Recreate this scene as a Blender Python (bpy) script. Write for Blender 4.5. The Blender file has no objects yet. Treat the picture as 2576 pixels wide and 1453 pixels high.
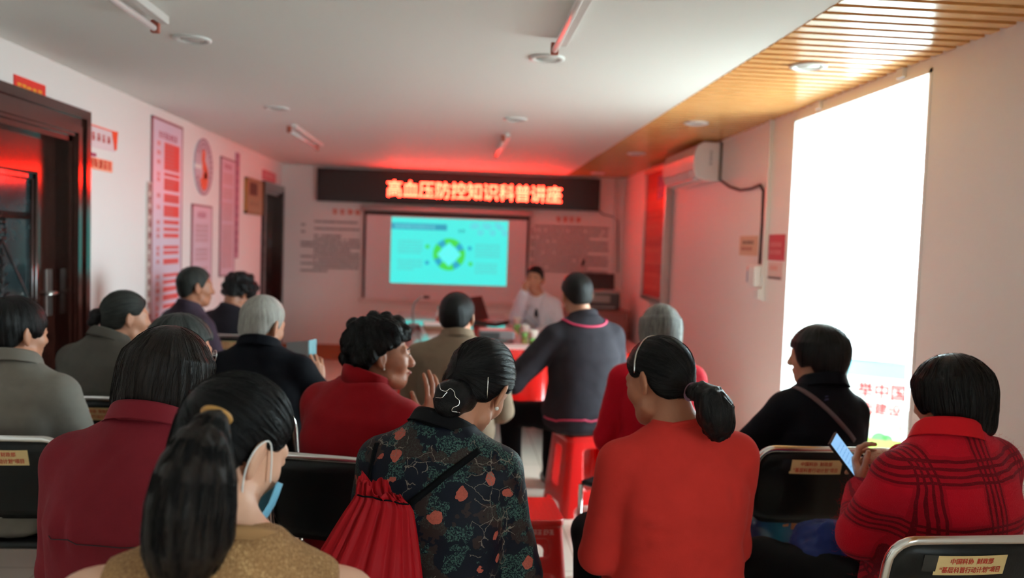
import bpy, bmesh, math, random
import numpy as np
from mathutils import Vector, Matrix, noise
from mathutils.bvhtree import BVHTree

rng = random.Random(7)
nrg = np.random.default_rng(7)
C = bpy.context.scene.collection
SC = bpy.context.scene
PI = math.pi

# ------------------------------------------------------------------ camera
FPX, YAW, PITCH, ROLL = 2007.5, 0.06757, -0.05455, 0.03425
CAM = np.array([0.0, 0.0, 1.5])
def cam_axes():
    cy, sy, cp, sp = math.cos(YAW), math.sin(YAW), math.cos(PITCH), math.sin(PITCH)
    w = np.array([sy*cp, cy*cp, sp]); r = np.array([cy, -sy, 0.0]); u = np.cross(r, w)
    c, s = math.cos(ROLL), math.sin(ROLL)
    return c*r + s*u, -s*r + c*u, w
CR, CU, CW = cam_axes()
cd = bpy.data.cameras.new('camera'); cd.sensor_width = 36.0; cd.lens = FPX/2576*36.0
cd.clip_start = 0.05; cd.clip_end = 200
cam = bpy.data.objects.new('camera', cd); C.objects.link(cam)
M4 = Matrix.Identity(4)
for i in range(3):
    M4[i][0], M4[i][1], M4[i][2], M4[i][3] = CR[i], CU[i], -CW[i], CAM[i]
cam.matrix_world = M4
cd.dof.use_dof = True; cd.dof.focus_distance = 1.85; cd.dof.aperture_fstop = 2.2
SC.camera = cam
def px(x, y, Y):
    """point of the room at depth Y seen at photo pixel (x, y)"""
    d = (x-1288)/FPX*CR - (y-726.5)/FPX*CU + CW
    return CAM + d*((Y-CAM[1])/d[1])
def pxx(x, y, X):
    d = (x-1288)/FPX*CR - (y-726.5)/FPX*CU + CW
    return CAM + d*((X-CAM[0])/d[0])
def hit(b, x, y, off=0.0):
    """point of a surface under photo pixel (x, y)"""
    d = (x-1288)/FPX*CR - (y-726.5)/FPX*CU + CW; d = d/np.linalg.norm(d)
    q, n, _, _ = b.ray_cast(Vector(CAM), Vector(d))
    return None if q is None else np.array(q)+np.array(n)*off
def hits(b, pts, off=0.0): return [p for p in (hit(b, x, y, off) for x, y in pts) if p is not None]
def pxz(x, y, Z):
    d = (x-1288)/FPX*CR - (y-726.5)/FPX*CU + CW
    return CAM + d*((Z-CAM[2])/d[2])

# ------------------------------------------------------------------ world and light
SC.view_settings.view_transform = 'Standard'; SC.view_settings.look = 'None'
SC.view_settings.gamma = 1.0; SC.view_settings.use_curve_mapping = False
SC.view_settings.exposure = 0.0
wd = bpy.data.worlds.new('sky'); SC.world = wd; wd.use_nodes = True
bg = wd.node_tree.nodes['Background']; bg.inputs['Color'].default_value = (0.74, 0.94, 1.0, 1); bg.inputs['Strength'].default_value = SKY = 29.0
def portal(name, loc, rot, sx, sy):
    l = bpy.data.lights.new(name, 'AREA'); l.shape = 'RECTANGLE'; l.size = sx; l.size_y = sy
    l.cycles.is_portal = True
    o = bpy.data.objects.new(name, l); C.objects.link(o); o.location = loc; o.rotation_euler = rot
portal('doorway_portal', (2.12, 4.19, 1.17), (0, PI/2, 0), 2.36, 1.46)
portal('fill_opening_portal', (2.12, -0.95, 1.55), (0, PI/2, 0), 1.1, 1.0)  # serves the made-up opening behind the camera
cy = SC.cycles
cy.use_denoising = True; cy.max_bounces = 8; cy.diffuse_bounces = 7; cy.glossy_bounces = 4; cy.transmission_bounces = 6
cy.sample_clamp_indirect = 6.0; cy.caustics_reflective = False; cy.caustics_refractive = False; cy.blur_glossy = 0.5

# ------------------------------------------------------------------ materials
MATS = {}
def srgb(r, g, b):
    f = lambda c: (c/255/12.92) if c/255 <= 0.04045 else ((c/255+0.055)/1.055)**2.4
    return (f(r), f(g), f(b))
def mat(name, col, rough=0.6, metal=0.0, spec=0.5, bump=None, var=None, sheen=0.0, coat=0.0, emit=None, alpha=None, trans=0.0, ior=None, subs=0.0):
    """col linear rgb; bump = (scale, strength[, stretch]); var = (scale, amount)"""
    if name in MATS: return MATS[name]
    m = bpy.data.materials.new(name); m.use_nodes = True; nt = m.node_tree; N = nt.nodes; b = N['Principled BSDF']
    b.inputs['Base Color'].default_value = (*col, 1); b.inputs['Roughness'].default_value = rough
    b.inputs['Metallic'].default_value = metal; b.inputs['Specular IOR Level'].default_value = spec
    if sheen: b.inputs['Sheen Weight'].default_value = sheen; b.inputs['Sheen Roughness'].default_value = 0.4
    if coat: b.inputs['Coat Weight'].default_value = coat; b.inputs['Coat Roughness'].default_value = 0.08
    if emit: b.inputs['Emission Color'].default_value = (*emit[0], 1); b.inputs['Emission Strength'].default_value = emit[1]
    if trans: b.inputs['Transmission Weight'].default_value = trans
    if ior: b.inputs['IOR'].default_value = ior
    if alpha is not None: b.inputs['Alpha'].default_value = alpha
    if bump or var:
        tc = N.new('ShaderNodeTexCoord')
    if var:
        n = N.new('ShaderNodeTexNoise'); n.inputs['Scale'].default_value = var[0]; n.inputs['Detail'].default_value = 4
        nt.links.new(tc.outputs['Object'], n.inputs['Vector'])
        mx = N.new('ShaderNodeMix'); mx.data_type = 'RGBA'
        k = var[1]
        mx.inputs['A'].default_value = (*[c*(1-k) for c in col], 1); mx.inputs['B'].default_value = (*[min(1, c*(1+k)) for c in col], 1)
        nt.links.new(n.outputs['Fac'], mx.inputs['Factor']); nt.links.new(mx.outputs['Result'], b.inputs['Base Color'])
    if bump:
        n = N.new('ShaderNodeTexNoise'); n.inputs['Scale'].default_value = bump[0]; n.inputs['Detail'].default_value = 3
        if len(bump) > 2:
            mp = N.new('ShaderNodeMapping'); mp.inputs['Scale'].default_value = bump[2]
            nt.links.new(tc.outputs['Object'], mp.inputs['Vector']); nt.links.new(mp.outputs['Vector'], n.inputs['Vector'])
        else: nt.links.new(tc.outputs['Object'], n.inputs['Vector'])
        bp = N.new('ShaderNodeBump'); bp.inputs['Strength'].default_value = bump[1]; bp.inputs['Distance'].default_value = 0.01
        nt.links.new(n.outputs['Fac'], bp.inputs['Height']); nt.links.new(bp.outputs['Normal'], b.inputs['Normal'])
    MATS[name] = m
    return m
class G:
    """tiny node-graph helper"""
    def __init__(s, name, rough=0.6):
        s.m = bpy.data.materials.new(name); s.m.use_nodes = True; s.nt = s.m.node_tree; s.N = s.nt.nodes; s.b = s.N['Principled BSDF']
        s.b.inputs['Roughness'].default_value = rough; MATS[name] = s.m
    def n(s, typ, ins=None, **kw):
        nd = s.N.new(typ)
        for k, v in kw.items(): setattr(nd, k, v)
        for k, v in (ins or {}).items():
            if hasattr(v, 'is_output'): s.nt.links.new(v, nd.inputs[k])
            else: nd.inputs[k].default_value = v
        return nd
    def math(s, op, a, b=None):
        nd = s.n('ShaderNodeMath', {0: a}, operation=op)
        if b is not None:
            if hasattr(b, 'is_output'): s.nt.links.new(b, nd.inputs[1])
            else: nd.inputs[1].default_value = b
        return nd.outputs[0]
    def ramp(s, f, stops, interp='LINEAR'):
        nd = s.n('ShaderNodeValToRGB', {'Fac': f}); cr = nd.color_ramp; cr.interpolation = interp
        while len(cr.elements) > 1: cr.elements.remove(cr.elements[-1])
        cr.elements[0].position = stops[0][0]; cr.elements[0].color = (*stops[0][1], 1)
        for p, c in stops[1:]:
            e = cr.elements.new(p); e.color = (*c, 1)
        return nd.outputs['Color']
    def mix(s, f, a, b):
        nd = s.N.new('ShaderNodeMix'); nd.data_type = 'RGBA'
        for k, v in (('Factor', f), ('A', a), ('B', b)):
            if hasattr(v, 'is_output'): s.nt.links.new(v, nd.inputs[k])
            elif k == 'Factor': nd.inputs[k].default_value = v
            else: nd.inputs[k].default_value = (*v, 1)
        return nd.outputs['Result']
    def base(s, c): s.nt.links.new(c, s.b.inputs['Base Color'])
    def bump(s, h, strength=0.3, dist=0.01):
        bp = s.n('ShaderNodeBump', {'Strength': strength, 'Distance': dist, 'Height': h}); s.nt.links.new(bp.outputs['Normal'], s.b.inputs['Normal'])

W_WHITE = mat('wall_paint', srgb(241, 238, 235), 0.55, bump=(60, 0.04))
W_CEIL = mat('ceiling_paint', srgb(238, 236, 232), 0.65, bump=(30, 0.03))
M_REVEAL = mat('reveal_paint', srgb(240, 242, 240), 0.5)
M_WHITEPL = mat('white_plastic', srgb(232, 230, 228), 0.35)
M_CHROME = mat('chrome', (0.78, 0.76, 0.74), 0.18, 1.0)
M_STEEL = mat('brushed_steel', (0.62, 0.60, 0.57), 0.3, 1.0)
M_BLACKVINYL = mat('black_vinyl', (0.006, 0.006, 0.0065), 0.34, spec=.25, bump=(220, 0.05))
M_BLACK = mat('black_plastic', (0.012, 0.012, 0.012), 0.35)
M_LABEL = mat('cream_paper', srgb(226, 196, 140), 0.6)
M_REDINK = mat('red_ink', srgb(196, 40, 24), 0.6)
M_ORANGEINK = mat('orange_ink', srgb(225, 84, 44), 0.6)
M_GREYINK = mat('grey_ink', srgb(84, 72, 74), 0.6)
M_REDPL = mat('red_plastic', srgb(206, 16, 14), 0.3, bump=(8, 0.03))
M_PAPER = mat('white_paper', srgb(238, 236, 232), 0.6)
g = G('mahogany', 0.16)
tc = g.n('ShaderNodeTexCoord').outputs['Object']
mp = g.n('ShaderNodeMapping', {'Vector': tc, 'Scale': (6, 6, 0.8)}).outputs[0]
ns = g.n('ShaderNodeTexNoise', {'Vector': mp, 'Scale': 6.0, 'Detail': 6.0, 'Distortion': 1.2}).outputs['Fac']
g.base(g.ramp(ns, [(0.3, (0.012, 0.0035, 0.0025)), (0.7, (0.045, 0.012, 0.008))])); M_MAHOG = g.m
g.b.inputs['Coat Weight'].default_value = 0.6; g.b.inputs['Coat Roughness'].default_value = 0.12
g = G('slat_wood', 0.2)
tc = g.n('ShaderNodeTexCoord').outputs['Object']
mp = g.n('ShaderNodeMapping', {'Vector': tc, 'Scale': (1.2, 10, 10)}).outputs[0]
ns = g.n('ShaderNodeTexNoise', {'Vector': mp, 'Scale': 5.0, 'Detail': 6.0, 'Distortion': 0.6}).outputs['Fac']
g.base(g.ramp(ns, [(0.25, srgb(204, 144, 84)), (0.75, srgb(226, 172, 110))])); M_SLAT = g.m
g = G('floor_tile', 0.22)
tc = g.n('ShaderNodeTexCoord').outputs['Object']
br = g.n('ShaderNodeTexBrick', {'Vector': tc, 'Scale': 1.0, 'Color1': (*srgb(230, 221, 207), 1), 'Color2': (*srgb(226, 217, 202), 1), 'Mortar': (*srgb(168, 154, 136), 1), 'Mortar Size': 0.003, 'Brick Width': 0.6, 'Row Height': 0.6}, offset=0.0)
ns = g.n('ShaderNodeTexNoise', {'Vector': tc, 'Scale': 3.0, 'Detail': 6.0}).outputs['Fac']
g.base(g.mix(g.math('MULTIPLY', ns, 0.25), br.outputs['Color'], srgb(214, 204, 188))); M_FLOOR = g.m

# ------------------------------------------------------------------ helpers
def tag(o, label, cat, group=None, kind=None):
    o['label'] = label; o['category'] = cat
    if group: o['group'] = group
    if kind: o['kind'] = kind
    return o
def thing(name, label, cat, loc=(0, 0, 0), rz=0.0, group=None):
    o = bpy.data.objects.new(name, None); C.objects.link(o); o.empty_display_size = 0.05
    o.location = loc; o.rotation_euler = (0, 0, rz)
    return tag(o, label, cat, group)
def link(name, me, m=None, parent=None, smooth=None, loc=None, rz=None):
    if m is not None and not me.materials: me.materials.append(m)
    if smooth is not None:
        me.polygons.foreach_set('use_smooth', np.full(len(me.polygons), smooth, dtype=bool)); me.update()
    o = bpy.data.objects.new(name, me); C.objects.link(o)
    if parent is not None: o.parent = parent
    if loc is not None: o.location = loc
    if rz is not None: o.rotation_euler = (0, 0, rz)
    return o
def from_bm(bm, name='mesh'):
    me = bpy.data.meshes.new(name); bm.normal_update(); bm.to_mesh(me); bm.free(); return me
def pymesh(v, f, name='mesh'):
    me = bpy.data.meshes.new(name); me.from_pydata([tuple(map(float, p)) for p in v], [], [tuple(map(int, q)) for q in f]); me.update(); return me
def spline(pts, n=8):
    P = [np.asarray(p, float) for p in pts]; P = [2*P[0]-P[1]]+P+[2*P[-1]-P[-2]]; out = []
    for i in range(1, len(P)-2):
        for t in np.linspace(0, 1, n, endpoint=False):
            out.append(.5*((2*P[i])+(P[i+1]-P[i-1])*t+(2*P[i-1]-5*P[i]+4*P[i+1]-P[i+2])*t*t+(-P[i-1]+3*P[i]-3*P[i+1]+P[i+2])*t**3))
    return out+[P[-2]]
class MB:
    """collects shapes, becomes ONE mesh object"""
    def __init__(s): s.v = []; s.f = []
    def add(s, v, f):
        o = len(s.v); s.v += [tuple(p) for p in v]; s.f += [tuple(i+o for i in q) for q in f]; return s
    def box(s, lo, hi):
        x0, y0, z0 = lo; x1, y1, z1 = hi
        v = [(x0,y0,z0),(x1,y0,z0),(x1,y1,z0),(x0,y1,z0),(x0,y0,z1),(x1,y0,z1),(x1,y1,z1),(x0,y1,z1)]
        return s.add(v, [(0,3,2,1),(4,5,6,7),(0,1,5,4),(1,2,6,5),(2,3,7,6),(3,0,4,7)])
    def quad(s, a, b, c, d): return s.add([a, b, c, d], [(0,1,2,3)])
    def tube(s, pts, r, n=10, closed=False, cap=True):
        pts = [np.asarray(p, float) for p in pts]; m = len(pts); rs = r if hasattr(r, '__len__') else [r]*m
        t0 = pts[1]-pts[0]; up = np.array([0,0,1.0]) if abs(t0[2]) < 0.9*np.linalg.norm(t0) else np.array([1.0,0,0])
        rings = []; prev = None
        for i in range(m):
            a = pts[(i-1) % m] if (closed or i > 0) else pts[i]; b = pts[(i+1) % m] if (closed or i < m-1) else pts[i]
            t = b-a; t = t/(np.linalg.norm(t)+1e-12)
            u = (up if prev is None else prev); u = u - t*(u@t); u /= (np.linalg.norm(u)+1e-12); prev = u; w = np.cross(t, u)
            rings.append([pts[i] + rs[i]*(math.cos(2*PI*k/n)*u + math.sin(2*PI*k/n)*w) for k in range(n)])
        v = [p for rg in rings for p in rg]; f = []
        for i in range(m if closed else m-1):
            for k in range(n):
                a, b = i*n+k, i*n+(k+1) % n; c, d = ((i+1) % m)*n+(k+1) % n, ((i+1) % m)*n+k
                f.append((a, b, c, d))
        if cap and not closed: f.append(tuple(range(n-1, -1, -1))); f.append(tuple((m-1)*n+k for k in range(n)))
        return s.add(v, f)
    def lathe(s, prof, n=24, c=(0,0,0)):
        v = []; f = []
        for r, z in prof:
            for k in range(n): v.append((c[0]+r*math.cos(2*PI*k/n), c[1]+r*math.sin(2*PI*k/n), c[2]+z))
        for i in range(len(prof)-1):
            for k in range(n): f.append((i*n+k, i*n+(k+1) % n, (i+1)*n+(k+1) % n, (i+1)*n+k))
        f.append(tuple(range(n-1, -1, -1))); f.append(tuple((len(prof)-1)*n+k for k in range(n)))
        return s.add(v, f)
    def xf(s, M):
        s.v = [tuple(M @ Vector(p)) for p in s.v]; return s
    def mesh(s): return pymesh(s.v, s.f)
    def obj(s, name, m, parent=None, smooth=False, bevel=0.0, loc=None, rz=None):
        me = s.mesh()
        if bevel:
            bm = bmesh.new(); bm.from_mesh(me); bmesh.ops.remove_doubles(bm, verts=bm.verts, dist=1e-6)
            es = [e for e in bm.edges if len(e.link_faces) == 2 and e.calc_face_angle(0) > 0.6]
            bmesh.ops.bevel(bm, geom=es, offset=bevel, segments=3, affect='EDGES', profile=0.5)
            me = from_bm(bm)
            return link(name, me, m, parent, True if smooth else None, loc, rz)
        return link(name, me, m, parent, smooth or None, loc, rz)
def smooth_by_angle(o, ang=0.6):
    me = o.data; bm = bmesh.new(); bm.from_mesh(me)
    for f in bm.faces: f.smooth = True
    for e in bm.edges: e.smooth = not (len(e.link_faces) == 2 and e.calc_face_angle(0) > ang)
    bm.to_mesh(me); bm.free(); return o
def struct(name, mb, m, **k):
    o = mb.obj(name, m, **k); o['kind'] = 'structure'; return o
def dup(root, loc, rz, label, group=None):
    r = root.copy(); C.objects.link(r); r.location = loc; r.rotation_euler = (0, 0, rz); r['label'] = label
    if group: r['group'] = group
    for ch in list(root.children):
        c = ch.copy(); C.objects.link(c); c.parent = r
        for gch in list(ch.children):
            d = gch.copy(); C.objects.link(d); d.parent = c
    return r
_txt = {}
def text_vf(body, bold=0.0):
    """flat glyph outlines of a line of writing, in x/y, lower-left at 0,0, height about 1"""
    if (body, bold) in _txt: return _txt[(body, bold)]
    c = bpy.data.curves.new('t', 'FONT'); c.body = body; c.size = 1.0; c.offset = bold; c.resolution_u = 3
    o = bpy.data.objects.new('t', c); C.objects.link(o)
    me = bpy.data.meshes.new_from_object(o.evaluated_get(bpy.context.evaluated_depsgraph_get()))
    v = np.array([q.co[:] for q in me.vertices]); f = [tuple(p.vertices) for p in me.polygons]
    bpy.data.objects.remove(o); bpy.data.curves.remove(c); bpy.data.meshes.remove(me)
    v -= v.min(0); _txt[(body, bold)] = (v, f); return v, f
def writing(mb, body, origin, ex, ez, width=None, height=None, bold=0.0):
    """lays writing into mb: lower-left at origin, running along ex, up along ez"""
    v, f = text_vf(body); w, h = v[:, 0].max(), v[:, 1].max()
    sx = (width/w) if width else height/h; sz = (height/h) if height else sx
    o = np.asarray(origin, float); ex = np.asarray(ex, float); ez = np.asarray(ez, float); nn = np.cross(ex, ez)
    k = bold*.5
    for i, (dx, dz) in enumerate(((0, 0), (-k, -k), (k, -k), (-k, k), (k, k)) if bold else ((0, 0),)):
        mb.add([o + ex*(p[0]+dx)*sx + ez*(p[1]+dz)*sz + nn*i*.00012 for p in v], f)
    return mb
def glyphs(mb, origin, ex, ez, length, h, seed=0, fill=1.0, bold=0.13):
    """a row of blurred-out print: small strokes in character cells, nothing legible"""
    r = random.Random(seed); o = np.asarray(origin, float); ex = np.asarray(ex, float); ez = np.asarray(ez, float)
    def q(x0, z0, x1, z1):
        mb.quad(o+ex*x0+ez*z0, o+ex*x1+ez*z0, o+ex*x1+ez*z1, o+ex*x0+ez*z1)
    n = max(1, int(length/(h*1.08)))
    for i in range(n):
        if r.random() > fill: continue
        x = i*h*1.08; b = bold*h
        for k in range(3):
            z = h*(0.08+0.36*k+r.uniform(-.06, .06)); q(x+h*r.uniform(0, .12), z, x+h*r.uniform(.78, .95), z+b)
        for k in range(r.choice((1, 2, 2))):
            xx = x+h*(r.uniform(.1, .45)+.4*k); q(xx, h*r.uniform(0, .3), xx+b, h*r.uniform(.7, .98))
    return mb
def disc_pts(c, ex, ez, r, n=32, a0=0, a1=2*PI):
    c = np.asarray(c, float); ex = np.asarray(ex, float); ez = np.asarray(ez, float)
    return [c+ex*r*math.cos(a0+(a1-a0)*i/n)+ez*r*math.sin(a0+(a1-a0)*i/n) for i in range(n+1)]
def arc_band(mb, c, ex, ez, r0, r1, a0=0, a1=2*PI, n=32):
    A = disc_pts(c, ex, ez, r0, n, a0, a1); B = disc_pts(c, ex, ez, r1, n, a0, a1)
    for i in range(n): mb.quad(A[i], A[i+1], B[i+1], B[i])
    return mb
EX, EY, EZ = np.eye(3)

# ------------------------------------------------------------------ room shell
XL, XR, YB, YF, ZC = -2.2, 2.07, 10.05, -3.2, 2.4
struct('floor', MB().box((XL-.3, YF-.3, -.1), (XR+.32, YB+.3, 0)), M_FLOOR)
struct('ceiling', MB().box((XL-.3, YF-.3, ZC), (1.315, YB+.3, ZC+.2)), W_CEIL)
mb = MB().box((1.315, YF-.3, ZC+.045), (XR+.32, YB+.3, ZC+.2))
y = YF
while y < YB:
    mb.box((1.315, y, ZC-.004), (XR+.0, y+.056, ZC+.05)); y += .0915
struct('ceiling_slats', mb, M_SLAT)
# wall_left with two door recesses
D1 = (3.45, 4.70, 2.03); D2 = (9.15, 9.95, 2.02)
mb = MB()
for y0, y1, z0 in ((YF-.3, D1[0], 0), (D1[0], D1[1], D1[2]), (D1[1], D2[0], 0), (D2[0], D2[1], D2[2]), (D2[1], YB+.3, 0)):
    mb.box((XL-.3, y0, z0), (XL, y1, ZC))
struct('wall_left', mb, W_WHITE)
DW = (3.457, 4.925, 2.35); DR = (-1.45, -0.45, 2.1)  # DR: unseen opening added behind the camera to light the audience's backs
mb = MB()
for y0, y1, z0 in ((YF-.3, DR[0], 0), (DR[0], DR[1], DR[2]), (DR[1], DW[0], 0), (DW[0], DW[1], DW[2]), (DW[1], YB+.3, 0)):
    mb.box((XR, y0, z0), (XR+.3, y1, ZC+.05))
mb.box((XR, DR[0], 0), (XR+.3, DR[1], 1.0))
struct('wall_right', mb, W_WHITE)
struct('wall_back', MB().box((XL, YB, 0), (XR+.3, YB+.3, ZC+.05)), W_WHITE)
struct('wall_rear', MB().box((XL, YF-.3, 0), (XR, YF, ZC+.05)), W_WHITE)
# white lining of the doorway
mb = MB()
mb.box((XR-.004, DW[1]-.02, 0), (XR+.32, DW[1], DW[2])); mb.box((XR-.004, DW[0], 0), (XR+.32, DW[0]+.02, DW[2])); mb.box((XR-.004, DW[0], DW[2]-.02), (XR+.32, DW[1], DW[2]))
struct('trim_1', mb, M_REVEAL)
struct('sky_blocker_slab', MB().box((XR+.3, 1.0, 2.62), (4.4, 9.0, 2.74)), mat('sky_blocker_paint', srgb(206, 206, 202), .7))  # slab added over the entrance to keep skylight off the banner
struct('sky_blocker_wall', MB().box((XR+.3, .8, -.1), (4.4, 1.0, 2.74)), MATS['sky_blocker_paint'])  # unseen wall, added to block side sky from the banner
struct('outside_ground', MB().box((XR+.3, -30, -.12), (45, 60, -.02)), mat('concrete_paving', srgb(206, 204, 198), 0.8, var=(2, .08)))
M_SKIRT = mat('skirting_wood', srgb(176, 84, 44), 0.35, var=(4, .15))
struct('baseboard_back', MB().box((XL, YB-.015, 0), (XR, YB, .19)), M_SKIRT, bevel=.004)
struct('baseboard_right', MB().box((XR-.015, DW[1], 0), (XR, YB, .13)), M_SKIRT, bevel=.004)
struct('baseboard_left', MB().box((XL, D1[1]+.2, 0), (XL+.015, D2[0]-.15, .13)), M_SKIRT, bevel=.004)

# ------------------------------------------------------------------ left doors
g = G('etched_door_glass', 0.10)
tc = g.n('ShaderNodeTexCoord').outputs['Object']
ns = g.n('ShaderNodeTexNoise', {'Vector': tc, 'Scale': 9.0, 'Detail': 3.0}).outputs['Fac']
g.base(g.ramp(ns, [(.35, (.012, .022, .024)), (.7, (.03, .05, .055))])); M_DGLASS = g.m
def casing(mb, y0, y1, z1, w=.15, t=.03):
    # stepped casing: outer band, inner bead
    for (a, b, tt) in ((0, w, t*.6), (.02, .06, t), (w-.05, w, t*1.15)):
        mb.box((XL, y0-b, 0), (XL+tt, y0-a, z1+b)); mb.box((XL, y1+a, 0), (XL+tt, y1+b, z1+b)); mb.box((XL, y0-a, z1+a), (XL+tt, y1+a, z1+b))
    mb.box((XL-.2, y0-.001, 0), (XL, y0+.03, z1)); mb.box((XL-.2, y1-.03, 0), (XL, y1+.001, z1)); mb.box((XL-.2, y0, z1-.03), (XL, y1, z1+.001))
    return mb
d1 = thing('door_1', 'dark mahogany door with a tall etched glass panel and lever handle, near left', 'door', (XL, 4.05, 0)); d1['kind'] = 'structure'
off = lambda o: (setattr(o, 'location', (-XL, -4.05, 0)), o)[1]
off(casing(MB(), D1[0], D1[1], D1[2], .16).obj('door_casing', M_MAHOG, d1))
xd = XL-.075
mb = MB()
ya, yb2, ga, gb = D1[0]+.03, D1[1]-.03, 3.62, 4.46
mb.box((xd-.045, ya, .01), (xd, ga, 2.0)); mb.box((xd-.045, gb, .01), (xd, yb2, 2.0)); mb.box((xd-.045, ga, 1.80), (xd, gb, 2.0)); mb.box((xd-.045, ga, .01), (xd, gb, .55))
off(mb.obj('door_leaf', M_MAHOG, d1))
mb = MB().box((xd-.03, ga, .55), (xd-.012, gb, 1.80))
pane = off(mb.obj('glass_panel', M_DGLASS, d1))
mb = MB()   # moulding round the glass
for (a, r) in ((.0, .014), (.035, .008)):
    mb.tube([(xd, ga+a, .55+a), (xd, gb-a, .55+a), (xd, gb-a, 1.80-a), (xd, ga+a, 1.80-a)], r, 8, closed=True)
mb.tube([(xd-.008, ga, 1.56), (xd-.008, gb, 1.56)], .012, 8); mb.tube([(xd-.008, ga, 1.58), (xd-.008, gb, 1.58)], .006, 6)
off(mb.obj('panel_moulding', M_MAHOG, d1, smooth=True))
mb = MB()   # etched lozenge with leaf sprays and a small crown finial
yc = 4.16; X0 = xd-.0105
loz = [(X0, yc, 1.44), (X0, yc+.26, 1.12), (X0, yc+.08, .86), (X0, yc-.08, .86), (X0, yc-.26, 1.12)]
mb.tube(loz, .007, 6, closed=True)
for dz in (0, .04, .08): mb.tube([(X0, yc-.035+dz*.15, 1.45+dz), (X0, yc+.035-dz*.15, 1.45+dz)], .007, 6)
mb.tube([(X0, yc-.03, 1.46), (X0, yc-.04, 1.56), (X0, yc-.015, 1.52), (X0, yc, 1.58), (X0, yc+.015, 1.52), (X0, yc+.04, 1.56), (X0, yc+.03, 1.46)], .005, 6)
for i in range(9):
    for sgn in (-1, 1):
        z = .92+.05*i; mb.tube([(X0, yc, z), (X0, yc+sgn*.05*(1-i/11), z+.04), (X0, yc+sgn*.10*(1-i/11), z+.05)], .005, 5)
mb.tube([(X0, yc, .88), (X0, yc, 1.40)], .005, 6)
et = mb.obj('etched_ornament', mat('etched_line', (.01, .008, .008), .35), pane, smooth=True)
mb = MB().box((xd, 4.565, 1.02), (xd+.008, 4.625, 1.28)); plate = off(mb.obj('handle_plate', M_STEEL, d1, bevel=.003))
mb = MB().tube([(xd+.006, 4.60, 1.15), (xd+.045, 4.60, 1.15), (xd+.05, 4.592, 1.15), (xd+.05, 4.49, 1.145)], .009, 10)
mb.obj('handle_lever', M_STEEL, plate, smooth=True)
d2 = thing('door_2', 'dark mahogany door in the far left corner beside the back wall', 'door', (XL, 9.55, 0)); d2['kind'] = 'structure'
off2 = lambda o: (setattr(o, 'location', (-XL, -9.55, 0)), o)[1]
off2(casing(MB(), D2[0], D2[1], D2[2], .10).obj('door_casing', M_MAHOG, d2))
mb = MB().box((xd-.05, D2[0]+.03, .01), (xd, D2[1]-.03, 1.99))
lf = off2(mb.obj('door_leaf', M_MAHOG, d2))
mb = MB()
for z0, z1 in ((.25, .85), (1.05, 1.8)):
    mb.tube([(xd, D2[0]+.15, z0), (xd, D2[1]-.15, z0), (xd, D2[1]-.15, z1), (xd, D2[0]+.15, z1)], .012, 6, closed=True)
mb.obj('panel_moulding', M_MAHOG, lf, smooth=True)
# ------------------------------------------------------------------ back wall: LED sign, screen, wall print
YW = YB
led = thing('led_sign', 'long black LED board with glowing red characters across the top of the back wall', 'sign', (0, YW, 2.165))
LO = lambda o: (setattr(o, 'location', (0, -YW, -2.165)), o)[1]
YS = YW-.09
mb = MB().box((-1.76, YS, 1.965), (1.74, YW, 2.365)); LO(mb.obj('case', mat('sign_case', (.012, .011, .011), .35), led, bevel=.006))
mb = MB().box((-1.72, YS-.003, 2.0), (1.70, YS+.002, 2.33)); scr = LO(mb.obj('dot_matrix_panel', mat('sign_panel', (.02, .014, .013), .4), led))
mb = writing(MB(), '高血压防控知识科普讲座', (-.905, YS-.005, 2.05), EX, EZ, width=2.155, height=.2, bold=.018)
LO(mb.obj('glowing_characters', mat('led_red', (.1, .0, .0), .5, emit=((1.0, .017, .008), 62.0)), led))
for p in ((-1.76, 1.965), (-1.76, 2.345), (1.70, 1.965), (1.70, 2.345)): LO(MB().box((p[0], YS-.004, p[1]), (p[0]+.04, YS+.001, p[1]+.02)).obj('corner_bracket', M_BLACK, led))

ps = thing('projector_screen', 'white pull-down projector screen with black borders under the LED board', 'screen', (-.17, YW, 1.3))
LO = lambda o: (setattr(o, 'location', (.17, -YW, -1.3)), o)[1]
YP = YW-.075
M_FABRIC = mat('screen_fabric', srgb(226, 224, 226), 0.7)
LO(MB().box((-1.18, YP, .79), (.865, YP+.003, 1.86)).obj('fabric', M_FABRIC, ps))
LO(MB().tube([(-1.22, YP+.03, 1.90), (.90, YP+.03, 1.90)], .035, 14).obj('roller_housing', mat('screen_housing', srgb(206, 200, 200), .5), ps, smooth=True))
mb = MB().box((-1.18, YP-.001, 1.82), (.865, YP+.004, 1.862)); mb.box((-1.182, YP-.001, .79), (-1.155, YP+.004, 1.86)); mb.box((.84, YP-.001, .79), (.867, YP+.004, 1.86))
LO(mb.obj('black_border', mat('screen_border', (.01, .01, .01), .6), ps))
LO(MB().box((-1.23, YP-.012, .735), (.885, YP+.018, .79)).obj('bottom_bar', mat('screen_bar', srgb(214, 206, 202), .5), ps, bevel=.006))
LO(MB().tube([(-.17, YP+.01, .735), (-.17, YP+.01, .70)], .006, 6).obj('pull_tab', M_WHITEPL, ps))
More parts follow.
